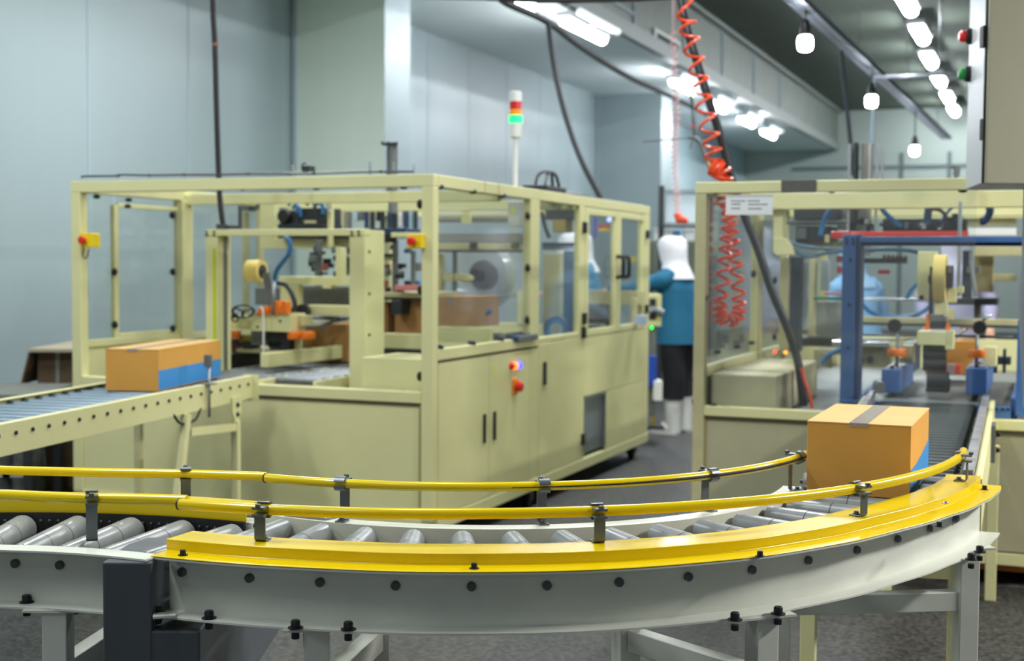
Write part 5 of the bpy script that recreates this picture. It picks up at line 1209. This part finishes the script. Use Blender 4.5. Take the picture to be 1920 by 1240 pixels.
for px in (1612, 1630): 
    q = FP(MR, px, 675, 1.28); cpart('dial', B().cyl(q, q + Vector((0, .02, 0)), 0.02, 14), DKM, root=be)
be_('orange_rail', 1800, 600, 1848, 618, 1.6, 1.7, m=mat('orange_carton', (206, 128, 30), 0.6)); be_('dark_table', 1776, 560, 1868, 572, 1.3, 1.6, m=DKM); be_('dark_column', 1804, 470, 1822, 560, 1.4, 1.46, m=DKM); be_('small_block', 1812, 500, 1838, 512, 1.35, 1.4, m=GREYM); be_('stem', 1826, 572, 1838, 600, 1.4, 1.46, m=GREYM)
cpart('chain', B().tube(cat_rom([FP(MR, x, y, 1.3) for x, y in [(1822, 472), (1822, 500), (1826, 530), (1830, 556)]], 5), 0.012, 7), CHROME, root=be)
be_('column', 1826, 480, 1862, 548, 1.8, 1.9, m=mat('olive_cream', (150, 144, 106), 0.5)); be_('cross_beam', 1826, 463, 1915, 480, 1.7, 1.78, m=CREAMD); be_('cross_beam', 1862, 514, 1905, 527, 1.9, 1.95, m=CREAMD)
for y0, y1 in ((384, 389), (396, 402), (410, 424)): be_('roof_slat', 1660, y0, 1905, y1, 2.2, 2.26, m=CREAMD)
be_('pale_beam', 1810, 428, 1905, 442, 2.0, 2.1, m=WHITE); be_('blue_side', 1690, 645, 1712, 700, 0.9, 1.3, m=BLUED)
be_('dark_stand', 1850, 670, 1895, 684, 1.0, 1.1, m=DKM); be_('dark_stand', 1862, 655, 1870, 700, 1.0, 1.05, m=DKM); be_('dark_stand', 1880, 655, 1886, 700, 1.0, 1.05, m=DKM)
t = mcarton('cardboard_carton', 'yellow-brown carton behind the black rollers of the blue taping unit', 1735, 640, 1828, 702, 1.25, 1.6, mat('amber_carton', (196, 132, 22), 0.7), MR)
t = mcarton('red_carton', 'small red carton in front of the yellow-brown carton in the blue taping unit', 1766, 684, 1800, 701, 1.10, 1.2, mat('carton_red', (196, 44, 28), 0.6), MR)
# things under the machine
pal = thing('pallet', 'orange-brown pallet board lying under the right machine', 'pallet', MR.W(1.5, 0.4, 0.0), -ANG)
obj('board', B().box(-0.5, 0.6, -0.3, 0.5, 0.05, 0.07), mat('orange_board', (190, 120, 50), 0.7), pal, local=True)
for x in (-0.4, 0.05, 0.5): obj('block', B().box(x - 0.05, x + 0.05, -0.3, 0.5, 0, 0.05), mat('orange_board', (190, 120, 50), 0.7), pal, local=True)

# ---------------------------------------------------------------- hoses falling into the right machine
WP = lambda px, py, w_: MR.W(*(lambda q: (q[0], w_, q[1]))(MR.F(px, py, w_)))
pts = [WP(x, y, 0.5) for x, y in [(1272, -20), (1287, 50), (1308, 120), (1330, 190), (1352, 262), (1371, 335), (1396, 405), (1422, 470), (1445, 540), (1470, 600), (1488, 650), (1500, 700), (1506, 762)]]
p0 = pts[0]; pts = [Vector((p0.x - 0.30, p0.y + 0.1, 4.85)), Vector((p0.x - 0.16, p0.y + 0.05, 3.6))] + pts
o = obj('air_supply_hose', B().tube(cat_rom(pts, 6), 0.0215, 12), mat('hose_black', (30, 34, 40), 0.45)); tag(o, 'thick black hose sloping down from the ceiling into the right machine', 'hose')
pts = [WP(x, y, 0.46) for x, y in [(1503, 690), (1508, 712), (1516, 735), (1524, 766)]]
o = obj('orange_hose', B().tube(cat_rom(pts, 6), 0.0075, 8), COIL); tag(o, 'thin straight orange hose beside the foot of the thick black hose', 'hose')
def helix(axis, R, turns, n=16, ph=0.0):
    out = []; N_ = int(turns * n); ax = cat_rom(axis, 12); M_ = len(ax) - 1
    for k in range(N_ + 1):
        t = k / N_ * M_; i = min(int(t), M_ - 1); p = ax[i].lerp(ax[i + 1], t - i); a = 2 * PI * k / n + ph
        rr = R(k / N_) if callable(R) else R
        d = (ax[i + 1] - ax[i]).normalized(); s1 = d.cross(Vector((0, 1, 0))).normalized(); s2 = d.cross(s1)
        out.append(p + s1 * rr * math.cos(a) + s2 * rr * math.sin(a))
    return out
ch_ = thing('coiled_air_hose', 'orange coiled air hose wound down the black hose and looped inside the right machine', 'hose', WP(1340, 330, 0.44))
ax = [WP(x, y, 0.42) for x, y in [(1279, -20), (1292, 60), (1308, 130), (1320, 195), (1333, 260), (1340, 306)]]
ax = [Vector((ax[0].x - 0.28, ax[0].y + 0.1, 4.8)), Vector((ax[0].x - 0.15, ax[0].y + 0.05, 3.6))] + ax
LU = sum((b_ - a_).length for a_, b_ in zip(ax[2:], ax[3:])); LA = sum((b_ - a_).length for a_, b_ in zip(ax, ax[1:]))
obj('upper_coil', B().tube(helix(ax, 0.042, 13, 16, 0.5), 0.0075, 7), COIL, ch_)
obj('bunched_coil', B().tube(helix([WP(1336, 312, .42), WP(1346, 318, .42), WP(1358, 328, .42), WP(1352, 350, 0.42), WP(1356, 385, 0.42)], 0.040, 9, 16), 0.0085, 7), COIL, ch_)
obj('hanging_coil', B().tube(helix([WP(x, y, 0.36) for x, y in [(1362, 378), (1366, 410), (1362, 450), (1358, 500), (1352, 560), (1350, 590), (1362, 604)]], 0.030, 14, 14), 0.0085, 7), COIL, ch_)
obj('hanging_coil', B().tube(helix([WP(x, y, 0.42) for x, y in [(1372, 378), (1370, 410), (1374, 450), (1380, 500), (1385, 560), (1384, 590), (1366, 604)]], 0.030, 14, 14, 1.0), 0.0085, 7), COIL, ch_)
# air gun hanging behind
ag = thing('air_gun', 'grey air gun with a long nozzle hanging in front of the far wall', 'air gun', PY(1303, 262, 8.2))
A_ = lambda x, y: PY(x, y, 8.2)
obj('nozzle', B().cyl(A_(1204, 266), A_(1290, 259), 0.005, 8), GREYM, ag); obj('gun_body', B().tube([A_(1288, 259), A_(1302, 258), A_(1312, 266), A_(1320, 285), A_(1326, 304)], [0.008, 0.014, 0.014, 0.011, 0.009], 10), GREYM, ag); obj('trigger', B().tube([A_(1298, 262), A_(1296, 272), A_(1293, 279)], 0.005, 6), GREYM, ag)
obj('suspension_cord', B().tube([A_(1294, 165), A_(1298, 210), A_(1301, 258)], 0.005, 6), DKM, ag); obj('suspension_cord', B().tube([A_(1294, 165), A_(1303, 210), A_(1302, 258)], 0.004, 6), GREYM, ag); obj('hose_coupling', B().tube([A_(1326, 304), A_(1332, 318), A_(1337, 330)], 0.011, 8), mat('brass', (176, 150, 90), 0.35, metal=0.6), ag); obj('cord_tag', B().ell(A_(1299, 238), 0.010, 0.01, 0.014), RED, ag)
# far pink coil
fc = thing('coiled_air_hose', 'faint pink coiled hose hanging far behind, ending in an orange fitting', 'hose', PY(1268, 300, 12.5))
obj('coil', B().tube(helix([PY(1262, 60, 12.5), PY(1268, 200, 12.5), PY(1266, 300, 12.5), PY(1271, 400, 12.5)], 0.028, 30, 8), 0.007, 5), mat('pink_hose', (226, 176, 176), 0.5), fc)
q_ = PY(1262, 62, 12.5); obj('hanging_cord', B().cyl(q_, (q_.x, q_.y, 4.85), 0.006, 6), mat('pink_hose', (226, 176, 176), 0.5), fc)
obj('fitting', B().tube([PY(1268, 400, 12.5), PY(1273, 411, 12.5), PY(1290, 415, 12.5)], [0.03, 0.045, 0.02], 8), COIL, fc)

# ---------------------------------------------------------------- control cabinet hanging top right
cc = thing('control_cabinet', 'hanging grey-beige control cabinet at the top right with red and green buttons', 'cabinet', (0, 0, 0), 0)
cy = 5.0
x0 = PY(1838, 200, cy).x; x1 = 2.35; zb = PY(1850, 343, cy).z; zt2 = 2.5
xa = PY(1820, 200, cy + 0.5).x
cc.location = ((x0 + x1) / 2, cy + 0.2, zb); FR[cc.name] = Matrix.Translation(Vector(cc.location))
BEIGE = mat('beige_grey_cabinet', (150, 148, 126), 0.5, var=0.05, scale=3)
SIDEG = mat('pale_grey_cabinet_side', (176, 180, 184), 0.4)
qa, qb, qc, qd = PY(1852, 200, cy), PY(1819, 200, cy + 0.42), None, None
poly = [(qa.x, cy), (x1, cy), (x1, cy + 0.45), (qb.x + 0.0, cy + 0.45)]
obj('cabinet_body', B().prism([(qa.x - 0.004, cy + 0.03), (x1, cy + 0.03), (x1, cy + 0.45), (qb.x, cy + 0.45)], zb, zt2), SIDEG, cc, bevel=0.004)
obj('cabinet_door', B().box(qa.x, x1 + 0.01, cy, cy + 0.022, zb - 0.003, zt2), BEIGE, cc, bevel=0.004)
obj('door_seal', B().box(qa.x - 0.006, x1, cy + 0.022, cy + 0.032, zb, zt2), BLACK, cc)
for py in (70, 243):
    q = PY(1846, py, cy + 0.05); obj('hinge', B().box(q.x - 0.016, q.x + 0.006, cy + 0.02, cy + 0.06, q.z - 0.04, q.z + 0.04), BLACK, cc, bevel=0.003)
for py, c, nm in [(68, (214, 30, 30), 'red push button'), (139, (20, 140, 60), 'green push button')]:
    q = PY(1818, py, cy + 0.40); d_ = Vector((-1, 0.1, 0)).normalized()
    sx = qb.x + (qa.x - qb.x) * 0.12; base = Vector((sx, cy + 0.40, q.z))
    bt_ = obj('button_base', B().prof(base + d_ * -0.01, base + d_ * 0.022, [(0, 0.036), (1, 0.030)], 16), BLACK, cc)
    bs = FR[cc.name].inverted() @ base
    sub('button_cap', B().prof(bs + d_ * 0.022, bs + d_ * 0.048, [(0, 0.024), (0.6, 0.024), (1, 0.014)], 16), mat(nm.replace(' ', '_'), c, 0.3), bt_, cc, label=nm)
obj('cabinet_arm', B().cyl((x1 - 0.15, cy + 0.25, zt2), (x1 - 0.15, cy + 0.25, 4.85), 0.03, 12), GALV, cc)
# pipe hanging from the cabinet at the right frame edge
xe = PY(1909, 500, 5.38).x
b = B(); b.tube([(xe + 0.05, 5.35, zb), (xe + 0.05, 5.35, 1.42), (xe + 0.045, 5.35, 1.30), (xe + 0.055, 5.35, 1.05), (xe + 0.065, 5.35, 0.84)], [0.045, 0.045, 0.052, 0.045, 0.038], 16)
obj('support_pipe', b, mat('grey_pipe', (128, 134, 140), 0.45), cc)
# ================================================================ people
def skin_body(root, joints, edges, m, name='body', lvl=2):
    """joints: {name: (pos, rx, ry)}; grown as one continuous surface with a skin modifier"""
    names = list(joints); idx = {n: i for i, n in enumerate(names)}
    me = bpy.data.meshes.new(name); me.from_pydata([joints[n][0] for n in names], [(idx[a], idx[b]) for a, b in edges], []); me.update()
    o = bpy.data.objects.new(name, me); COL.objects.link(o); o.parent = root; me.materials.append(m)
    sk = o.modifiers.new('skin', 'SKIN'); sk.use_smooth_shade = True
    sd = o.modifiers.new('smooth', 'SUBSURF'); sd.levels = lvl; sd.render_levels = lvl
    if not me.skin_vertices: me.skin_vertices.new(name='')
    for i, n in enumerate(names):
        sv = me.skin_vertices[0].data[i]; sv.radius = (joints[n][1], joints[n][2]); sv.use_root = (i == 0)
    FR[o.name] = FR[root.name]
    return o
SKIN = mat('skin', (214, 168, 140), 0.5)
def person(label, loc, rz, jacket, trousers, armL, armR, hood_m, sc=1.0, boots=WHITE, lean=0.0):
    """facing +y in its own frame; armL / armR: elbow and wrist positions"""
    t = thing('person', label, 'person', loc, rz)
    L_ = lean
    J = {'pelvis': ((0, 0, 0.88), .135, .105), 'waist': ((0, 0.01 + L_ * .3, 1.02), .125, .10), 'chest': ((0, 0.02 + L_ * .7, 1.22), .15, .115), 'neckb': ((0, 0.02 + L_, 1.36), .075, .07), 'neck': ((0, 0.03 + L_ * 1.1, 1.41), .048, .05), 'head': ((0, 0.05 + L_ * 1.25, 1.50), .070, .085), 'crown': ((0, 0.045 + L_ * 1.3, 1.58), .055, .06)}
    E_ = [('pelvis', 'waist'), ('waist', 'chest'), ('chest', 'neckb'), ('neckb', 'neck'), ('neck', 'head'), ('head', 'crown')]
    sh = {}
    for s, (el, wr) in ((-1, armL), (1, armR)):
        k = 'l' if s < 0 else 'r'
        S0 = Vector((s * 0.17, 0.02 + L_ * .9, 1.31)); sh[k] = S0
        J['sh' + k] = (tuple(S0), .062, .06); J['el' + k] = (el, .043, .043); J['wr' + k] = (wr, .027, .024)
        d = (Vector(wr) - Vector(el)).normalized(); J['pa' + k] = (tuple(Vector(wr) + d * 0.05), .036, .018)
        E_ += [('chest', 'sh' + k), ('sh' + k, 'el' + k), ('el' + k, 'wr' + k), ('wr' + k, 'pa' + k)]
        pb = Vector(wr) + d * 0.07; side = d.cross(Vector((0, 0, 1))).normalized() if abs(d.z) < .9 else Vector((1, 0, 0))
        for f in range(4):
            a = pb + side * (f - 1.5) * 0.018; c1 = a + d * (0.035) ; c2 = c1 + d * (0.026 + 0.004 * (f in (1, 2))) - Vector((0, 0, 0.012))
            J['f%s%da' % (k, f)] = (tuple(c1), .009, .009); J['f%s%db' % (k, f)] = (tuple(c2), .008, .008)
            E_ += [('pa' + k, 'f%s%da' % (k, f)), ('f%s%da' % (k, f), 'f%s%db' % (k, f))]
        th1 = Vector(wr) + d * 0.03 + side * (-s) * 0.035; th2 = th1 + d * 0.035 + side * (-s) * 0.01
        J['t%sa' % k] = (tuple(th1), .010, .010); J['t%sb' % k] = (tuple(th2), .008, .008); E_ += [('wr' + k, 't%sa' % k), ('t%sa' % k, 't%sb' % k)]
        hp = (s * 0.09, 0, 0.84); kn = (s * 0.10, 0.02 * s, 0.48); an = (s * 0.105, -0.02, 0.10); toe = (s * 0.12, 0.13, 0.035)
        J['hp' + k] = (hp, .092, .092); J['kn' + k] = (kn, .060, .06); J['an' + k] = (an, .042, .045); J['to' + k] = (toe, .040, .028)
        E_ += [('pelvis', 'hp' + k), ('hp' + k, 'kn' + k), ('kn' + k, 'an' + k), ('an' + k, 'to' + k)]
    skin_body(t, J, E_, SKIN)
    hc = Vector(J['head'][0])
    obj('face', B().ell(hc + Vector((0, 0.085, -0.02)), 0.012, 0.016, 0.022, 8, 6).ell(hc + Vector((-0.028, 0.076, 0.015)), 0.010, 0.006, 0.006, 8, 5).ell(hc + Vector((0.028, 0.076, 0.015)), 0.010, 0.006, 0.006, 8, 5), SKIN, t, local=True)
    # hood: crown, nape and skirt over the shoulders, open at the face
    rings = []
    for zz, rx, ry, oy in [(1.665, .025, .03, -.01), (1.66, .065, .075, -.01), (1.64, .095, .11, -.01), (1.60, .112, .130, -.008), (1.54, .115, .135, -.005), (1.48, .108, .128, -.01), (1.43, .105, .12, -.02), (1.385, .13, .13, -.03), (1.34, .165, .145, -.035), (1.305, .195, .155, -.035)]:
        ly = L_ * (1.1 + (zz - 1.41) * 1.0)
        ring_ = []
        for k in range(26):
            a = 2 * PI * k / 26; wv = 1 + 0.02 * math.sin(3 * a + zz * 30)
            ring_.append(Vector((rx * math.cos(a) * wv, 0.04 + oy + ly + ry * math.sin(a) * wv * (0.82 if (math.sin(a) > 0.6 and zz < 1.6) else 1.0), zz - 0.012 * max(0, math.sin(a)) * (zz < 1.36))))
        rings.append(ring_)
    obj('hood', B().sweep(rings), hood_m, t, local=True)
    # jacket: torso rings, sleeves
    b = B(); rings = []
    for zz, rx, ry in [(0.76, .205, .165), (0.82, .20, .16), (0.95, .185, .150), (1.08, .182, .145), (1.20, .195, .150), (1.29, .20, .14), (1.335, .165, .12), (1.365, .09, .085)]:
        ly = L_ * min(1, max(0, (zz - 0.8) / 0.55)); rings.append([Vector((rx * math.cos(2 * PI * k / 26) * (1 + .02 * math.sin(2 * PI * k * 5 / 26 + zz * 9)), 0.01 + ly + ry * math.sin(2 * PI * k / 26), zz)) for k in range(26)])
    b.sweep(rings)
    for s, (el, wr), k in ((-1, armL, 'l'), (1, armR, 'r')):
        p = cat_rom([sh[k] + Vector((-s * .04, 0, 0.01)), sh[k] + Vector((s * .02, 0, -0.02)), (sh[k] + Vector(el)) / 2, Vector(el), (Vector(el) + Vector(wr)) / 2, Vector(wr)], 4)
        nn = len(p); b.tube(p, [0.085 - 0.038 * (i / (nn - 1)) + 0.006 * math.sin(i * 1.7) for i in range(nn)], 12)
    obj('jacket', b, jacket, t, local=True)
    b = B()
    for s in (-1, 1): b.tube(cat_rom([Vector((s * .075, 0, 0.80)), Vector((s * .10, 0.0, .65)), Vector((s * 0.105, .02 * s, .48)), Vector((s * .11, -0.01, .30))], 4), [0.085, .10, .108, .108, .104, .100, .098, .096, .094, .092, .092, .092, .094], 14)
    b.ell((0, 0, 0.82), 0.15, 0.11, 0.08)
    obj('trousers', b, trousers, t, local=True)
    for s in (-1, 1):
        bb = B().prof((s * 0.105, -0.02, 0.02), (s * 0.108, -0.01, 0.36), [(0, .06), (0.2, .058), (0.6, .068), (1, .078)], 14)
        bb.ell((s * 0.118, 0.07, 0.045), 0.052, 0.13, 0.05); bb.box(s * 0.118 - 0.05, s * 0.118 + 0.05, -0.07, 0.19, 0.0, 0.018)
        obj('boot', bb, boots, t, local=True)
    t.scale = (sc, sc, sc)
    return t
JAC = mat('teal_blue_cloth', (28, 104, 140), 0.8, bump=0.3, bscale=14)
HOODM = mat('white_cotton', (232, 232, 240), 0.85, bump=0.2, bscale=20)
BLK = mat('black_cloth', (20, 20, 26), 0.9)
wp = PZ(1272, 812, 0)
person('person in a white hood, teal jacket, black trousers and white boots working between the machines', (wp.x - 0.01, wp.y, 0), math.radians(55),
       JAC, BLK, ((-0.26, 0.28, 1.22), (-0.22, 0.54, 1.20)), ((0.25, 0.10, 1.08), (0.15, 0.36, 1.02)), HOODM, 0.985, WHITE, 0.03)
p2 = PY(1052, 455, 11.4)
person('person in a white hood and blue jacket behind the windows of the middle machine', (p2.x, 11.4, 0), math.radians(-60), JAC, BLK, ((-0.28, 0.12, 1.1), (-0.2, 0.36, 1.06)), ((0.28, 0.12, 1.1), (0.2, 0.36, 1.06)), HOODM, 1.0, WHITE, 0.06)
p2 = PY(1100, 440, 12.4)
person('person in a white hood seen through the door window of the middle machine', (p2.x + 0.03, 12.4, 0), math.radians(100), mat('pale_blue_cloth', (70, 140, 176), 0.8), BLK, ((-0.26, 0.1, 1.1), (-0.2, 0.34, 1.1)), ((0.26, 0.1, 1.1), (0.2, 0.34, 1.1)), HOODM, 1.02, WHITE, 0.06)
p3 = PY(1640, 500, 10.6)
person('person in a light blue jacket bending behind the blue taping unit', (p3.x, 10.9, 0), math.radians(20), mat('light_blue_cloth', (120, 164, 204), 0.85), BLK, ((-0.28, 0.14, 1.1), (-0.2, 0.36, 1.0)), ((0.28, 0.14, 1.1), (0.2, 0.36, 1.0)), mat('light_blue_hood', (150, 184, 214), 0.85), 0.94, WHITE, 0.12)
p4 = PY(1884, 520, 9.8)
person('person in pale lavender clothes behind the right end of the blue taping unit', (p4.x, 10.9, 0), math.radians(170), mat('lavender_cloth', (176, 174, 204), 0.85), mat('lavender_cloth', (176, 174, 204), 0.85), ((-0.26, 0.06, 1.08), (-0.24, 0.2, 0.9)), ((0.26, 0.06, 1.08), (0.24, 0.2, 0.9)), mat('lavender_hood', (206, 206, 226), 0.85), 1.04, WHITE, 0.0)

# ---------------------------------------------------------------- gear in the aisle behind
sd = thing('machine_stand', 'small cream machine stand with green light beside the person', 'machine', (PZ(1228, 800, 0).x, 10.6, 0))
Y_ = 10.3
def yb(name, x0, y0, x1, y1, Y0, Y1, m, root, bevel=0.004):
    a = PY(x0, y0, Y0); c = PY(x1, y1, Y0); return obj(name, B().box(a.x, c.x, Y0, Y1, c.z, a.z), m, root, bevel=bevel)
yb('head_box', 1214, 552, 1240, 612, Y_, Y_ + .25, CREAM, sd); yb('dark_panel', 1218, 560, 1230, 600, Y_ - .01, Y_, DKM, sd); yb('column', 1219, 612, 1228, 780, Y_ + .05, Y_ + .12, GREYM, sd); yb('blue_tank', 1216, 668, 1231, 726, Y_ - .02, Y_ + .15, mat('tank_blue', (30, 70, 170), 0.4), sd); yb('foot', 1212, 800, 1246, 806, Y_ - 0.02, Y_ + .3, DKM, sd); yb('column', 1222, 780, 1228, 803, Y_ + .05, Y_ + .12, mat('ochre', (170, 150, 50), 0.5), sd); yb('bucket', 1226, 715, 1242, 752, Y_ - .05, Y_ + .15, WHITE, sd)
q = PY(1222, 615, Y_ - .02); obj('green_lamp', B().ell(q, 0.012, 0.01, 0.012), mat('green_dot', (40, 220, 80), 0.3, emit=((30, 230, 70), 3)), sd); q = PY(1234, 584, Y_ - .02); obj('hand_lever', B().tube([PY(1208, 590, Y_ - .03), PY(1225, 580, Y_ - .03), PY(1243, 588, Y_ - .03)], 0.03, 8), GREYM, sd)
sf = thing('shelf_frame', 'grey steel frame with a white board on the far wall above the person', 'shelf', (PY(1260, 420, 14).x, 14, 0))
Y_ = 14

def ybf(name, x0, y0, x1, Y0, Y1, m, root, bevel=0.004):       # standing on the floor
    a = PY(x0, y0, Y0); c = PY(x1, y0, Y0); return obj(name, B().box(a.x, c.x, Y0, Y1, 0.0, a.z), m, root, bevel=bevel)
ybf('post', 1236, 348, 1246, Y_, Y_ + .06, DKM, sf); ybf('post', 1330, 348, 1338, Y_, Y_ + .06, DKM, sf); yb('top_bar', 1246, 356, 1330, 359, Y_, Y_ + .05, GREYM, sf); yb('board', 1248, 360, 1328, 418, Y_ + .05, Y_ + .08, mat('pale_board', (208, 224, 230), 0.4), sf); yb('shelf_board', 1246, 419, 1330, 426, Y_ - .2, Y_ + .3, GREYM, sf); yb('shelf_board', 1246, 560, 1330, 566, Y_ - .2, Y_ + .3, GREYM, sf)
dc = thing('storage_cabinet', 'dark green-grey cabinet standing behind the hooded person', 'cabinet', (PY(1270, 520, 14.6).x, 14.8, 0))
ybf('cabinet_body', 1222, 452, 1345, 14.5, 15.1, mat('green_grey_cabinet', (104, 112, 98), 0.6), dc); yb('cabinet_door', 1225, 456, 1280, 715, 14.47, 14.5, mat('green_grey_cabinet', (104, 112, 98), 0.6), dc); yb('cabinet_door', 1283, 456, 1342, 715, 14.47, 14.5, mat('green_grey_cabinet', (104, 112, 98), 0.6), dc)
for k, (x0, x1, y0, c, lb) in enumerate([(1228, 1240, 428, (210, 214, 214), 'small pale bin at the left end of the cabinet top'), (1244, 1262, 430, (196, 200, 198), 'wide pale bin on the cabinet top left of the blue one'), (1264, 1276, 432, (90, 130, 176), 'blue bin on the cabinet top'), (1284, 1302, 430, (220, 222, 220), 'white bin on the cabinet top right of the blue one')]):
    t = thing('storage_bin', lb, 'bin', (PY((x0 + x1) / 2, 450, 14.6).x, 14.7, PY(1280, 452, 14.5).z), 0, 'bins on top of the far cabinet')
    zb_ = PY(1280, 452, 14.5).z; a = PY(x0, y0, 14.6); c_ = PY(x1, y0, 14.6); obj('bin_body', B().box(a.x, c_.x, 14.6, 14.8, zb_, a.z - .02), mat('bin_%d' % k, c, 0.5), t, bevel=0.006); obj('rim', B().box(a.x - .008, c_.x + .008, 14.592, 14.808, a.z - .02, a.z), mat('bin_%d' % k, c, 0.5), t, bevel=0.003)

# ---------------------------------------------------------------- left: boxes and bundles at the wall
zc = PZ(60, 735, 0.0)
Yp = 8.15
ct = thing('carton_stack', 'dark brown carton with a lighter flat board on top, left of the machine', 'box', (PY(110, 700, Yp).x, Yp + .3, 0.0), 0)
a = PY(70, 700, Yp).x; c_ = PY(215, 700, Yp).x; z1 = PY(100, 658, Yp).z
obj('carton_body', B().box(a, c_, Yp, Yp + 0.7, 0.0, z1), mat('dark_carton', (104, 84, 64), 0.8, var=.1), ct, bevel=0.004); a2 = PY(108, 700, Yp - .003); obj('tape_seam', B().box(a2.x - 0.012, a2.x + 0.012, Yp - .004, Yp, 0.0, z1), mat('seam_grey', (140, 136, 128), 0.6), ct)
bd = thing('cardboard_sheet', 'light brown flat cardboard lid overhanging the dark brown carton', 'board', (PY(120, 650, Yp).x, Yp + .3, z1))
obj('sheet', B().box(PY(55, 655, Yp - .1).x, PY(220, 655, Yp).x, Yp - .12, Yp + 0.75, z1, z1 + 0.02), mat('grey_brown_sheet', (176, 164, 142), 0.7), bd); obj('sheet_flap', B().obox((PY(58, 660, Yp).x, Yp + .25, z1 - 0.10), 0.01, 0.7, 0.2, 0, 0, 0.25), mat('dark_carton', (104, 84, 64), 0.8), bd)
tb_ = thing('low_table', 'low grey table top beside the dark brown carton at the left edge', 'table', (-2.95, 7.6, 0))
z1 = PY(40, 727, 7.7).z
obj('table_top', B().box(-3.6, -2.62, 7.3, 8.0, z1 - 0.03, z1), mat('table_grey', (120, 122, 114), 0.6, var=.15), tb_, bevel=0.004)
for x in (-3.5, -2.70):
    for y in (7.4, 7.9): obj('leg', B().box(x - .02, x + .02, y - .02, y + .02, 0, z1 - 0.03), DKM, tb_)
random.seed(9)
wm = mat('wrapped_bundle_film', (138, 144, 140), 0.35, var=0.5, scale=9, col2=(58, 56, 54))
zb_ = 0.0
for k, px in enumerate([-20, 22, 62, 102]):
    a = PZ(px, 908 - 3 * k, 0.0)
    lb = ['film-wrapped bundle at the very left edge on the floor', 'second film-wrapped bundle from the left edge on the floor', 'third film-wrapped bundle from the left edge on the floor', 'film-wrapped bundle on the floor next to the machine corner'][k]
    t = thing('wrapped_bundle', lb, 'bundle', (a.x + .05, 7.9, 0), 0, 'film-wrapped bundles on the floor at left')
    r = []
    for zz, s in [(0, .9), (.02, 1), (.12, 1.04), (.22, .98), (.30, .92), (.33, .7)]:
        r.append([Vector((a.x + .05 + .075 * s * math.cos(2 * PI * q / 14) * (1 + .12 * math.sin(3 * q + k)), 7.9 + .2 * s * math.sin(2 * PI * q / 14), zz)) for q in range(14)])
    obj('bundle_body', B().sweep(r), wm, t); obj('strap', B().box(a.x - .03, a.x + .13, 7.695, 7.70, .14, .16), WHITE, t)
# black riser pipe and elbow dropping to the left machine
q = lambda x, y, Y: PY(x, y, Y)
o = obj('riser_cable', B().tube(cat_rom([Vector((q(399, -30, 7.4).x - 0.03, 7.4, 4.85)), q(399, -30, 7.4), q(400, 30, 7.4), q(403, 85, 7.4), q(406, 200, 7.4), q(410, 326, 7.4), q(413, 380, 7.4), q(419, 428, 7.4)], 6), 0.0155, 10), mat('riser_black', (26, 26, 28), 0.5)); tag(o, 'black cable bundle dropping straight from the ceiling onto the left machine', 'cable')
t = thing('cable_bracket', 'dark bracket arm at the lower end of the straight black cable bundle', 'bracket', q(420, 426, 7.45))
yb('arm', 408, 422, 452, 429, 7.4, 7.44, mat('bracket_dark', (52, 58, 62), 0.5), t); yb('riser', 446, 385, 452, 424, 7.4, 7.44, mat('bracket_dark', (52, 58, 62), 0.5), t); yb('clamp', 405, 420, 424, 432, 7.38, 7.46, mat('bracket_dark', (52, 58, 62), 0.5), t)
o = obj('cable_tie', B().cyl(q(403.5, 81, 7.4), q(404, 86, 7.4), 0.018, 12), mat('brown_tie', (150, 96, 70), 0.5)); tag(o, 'brown tie round the straight black cable bundle', 'tie')
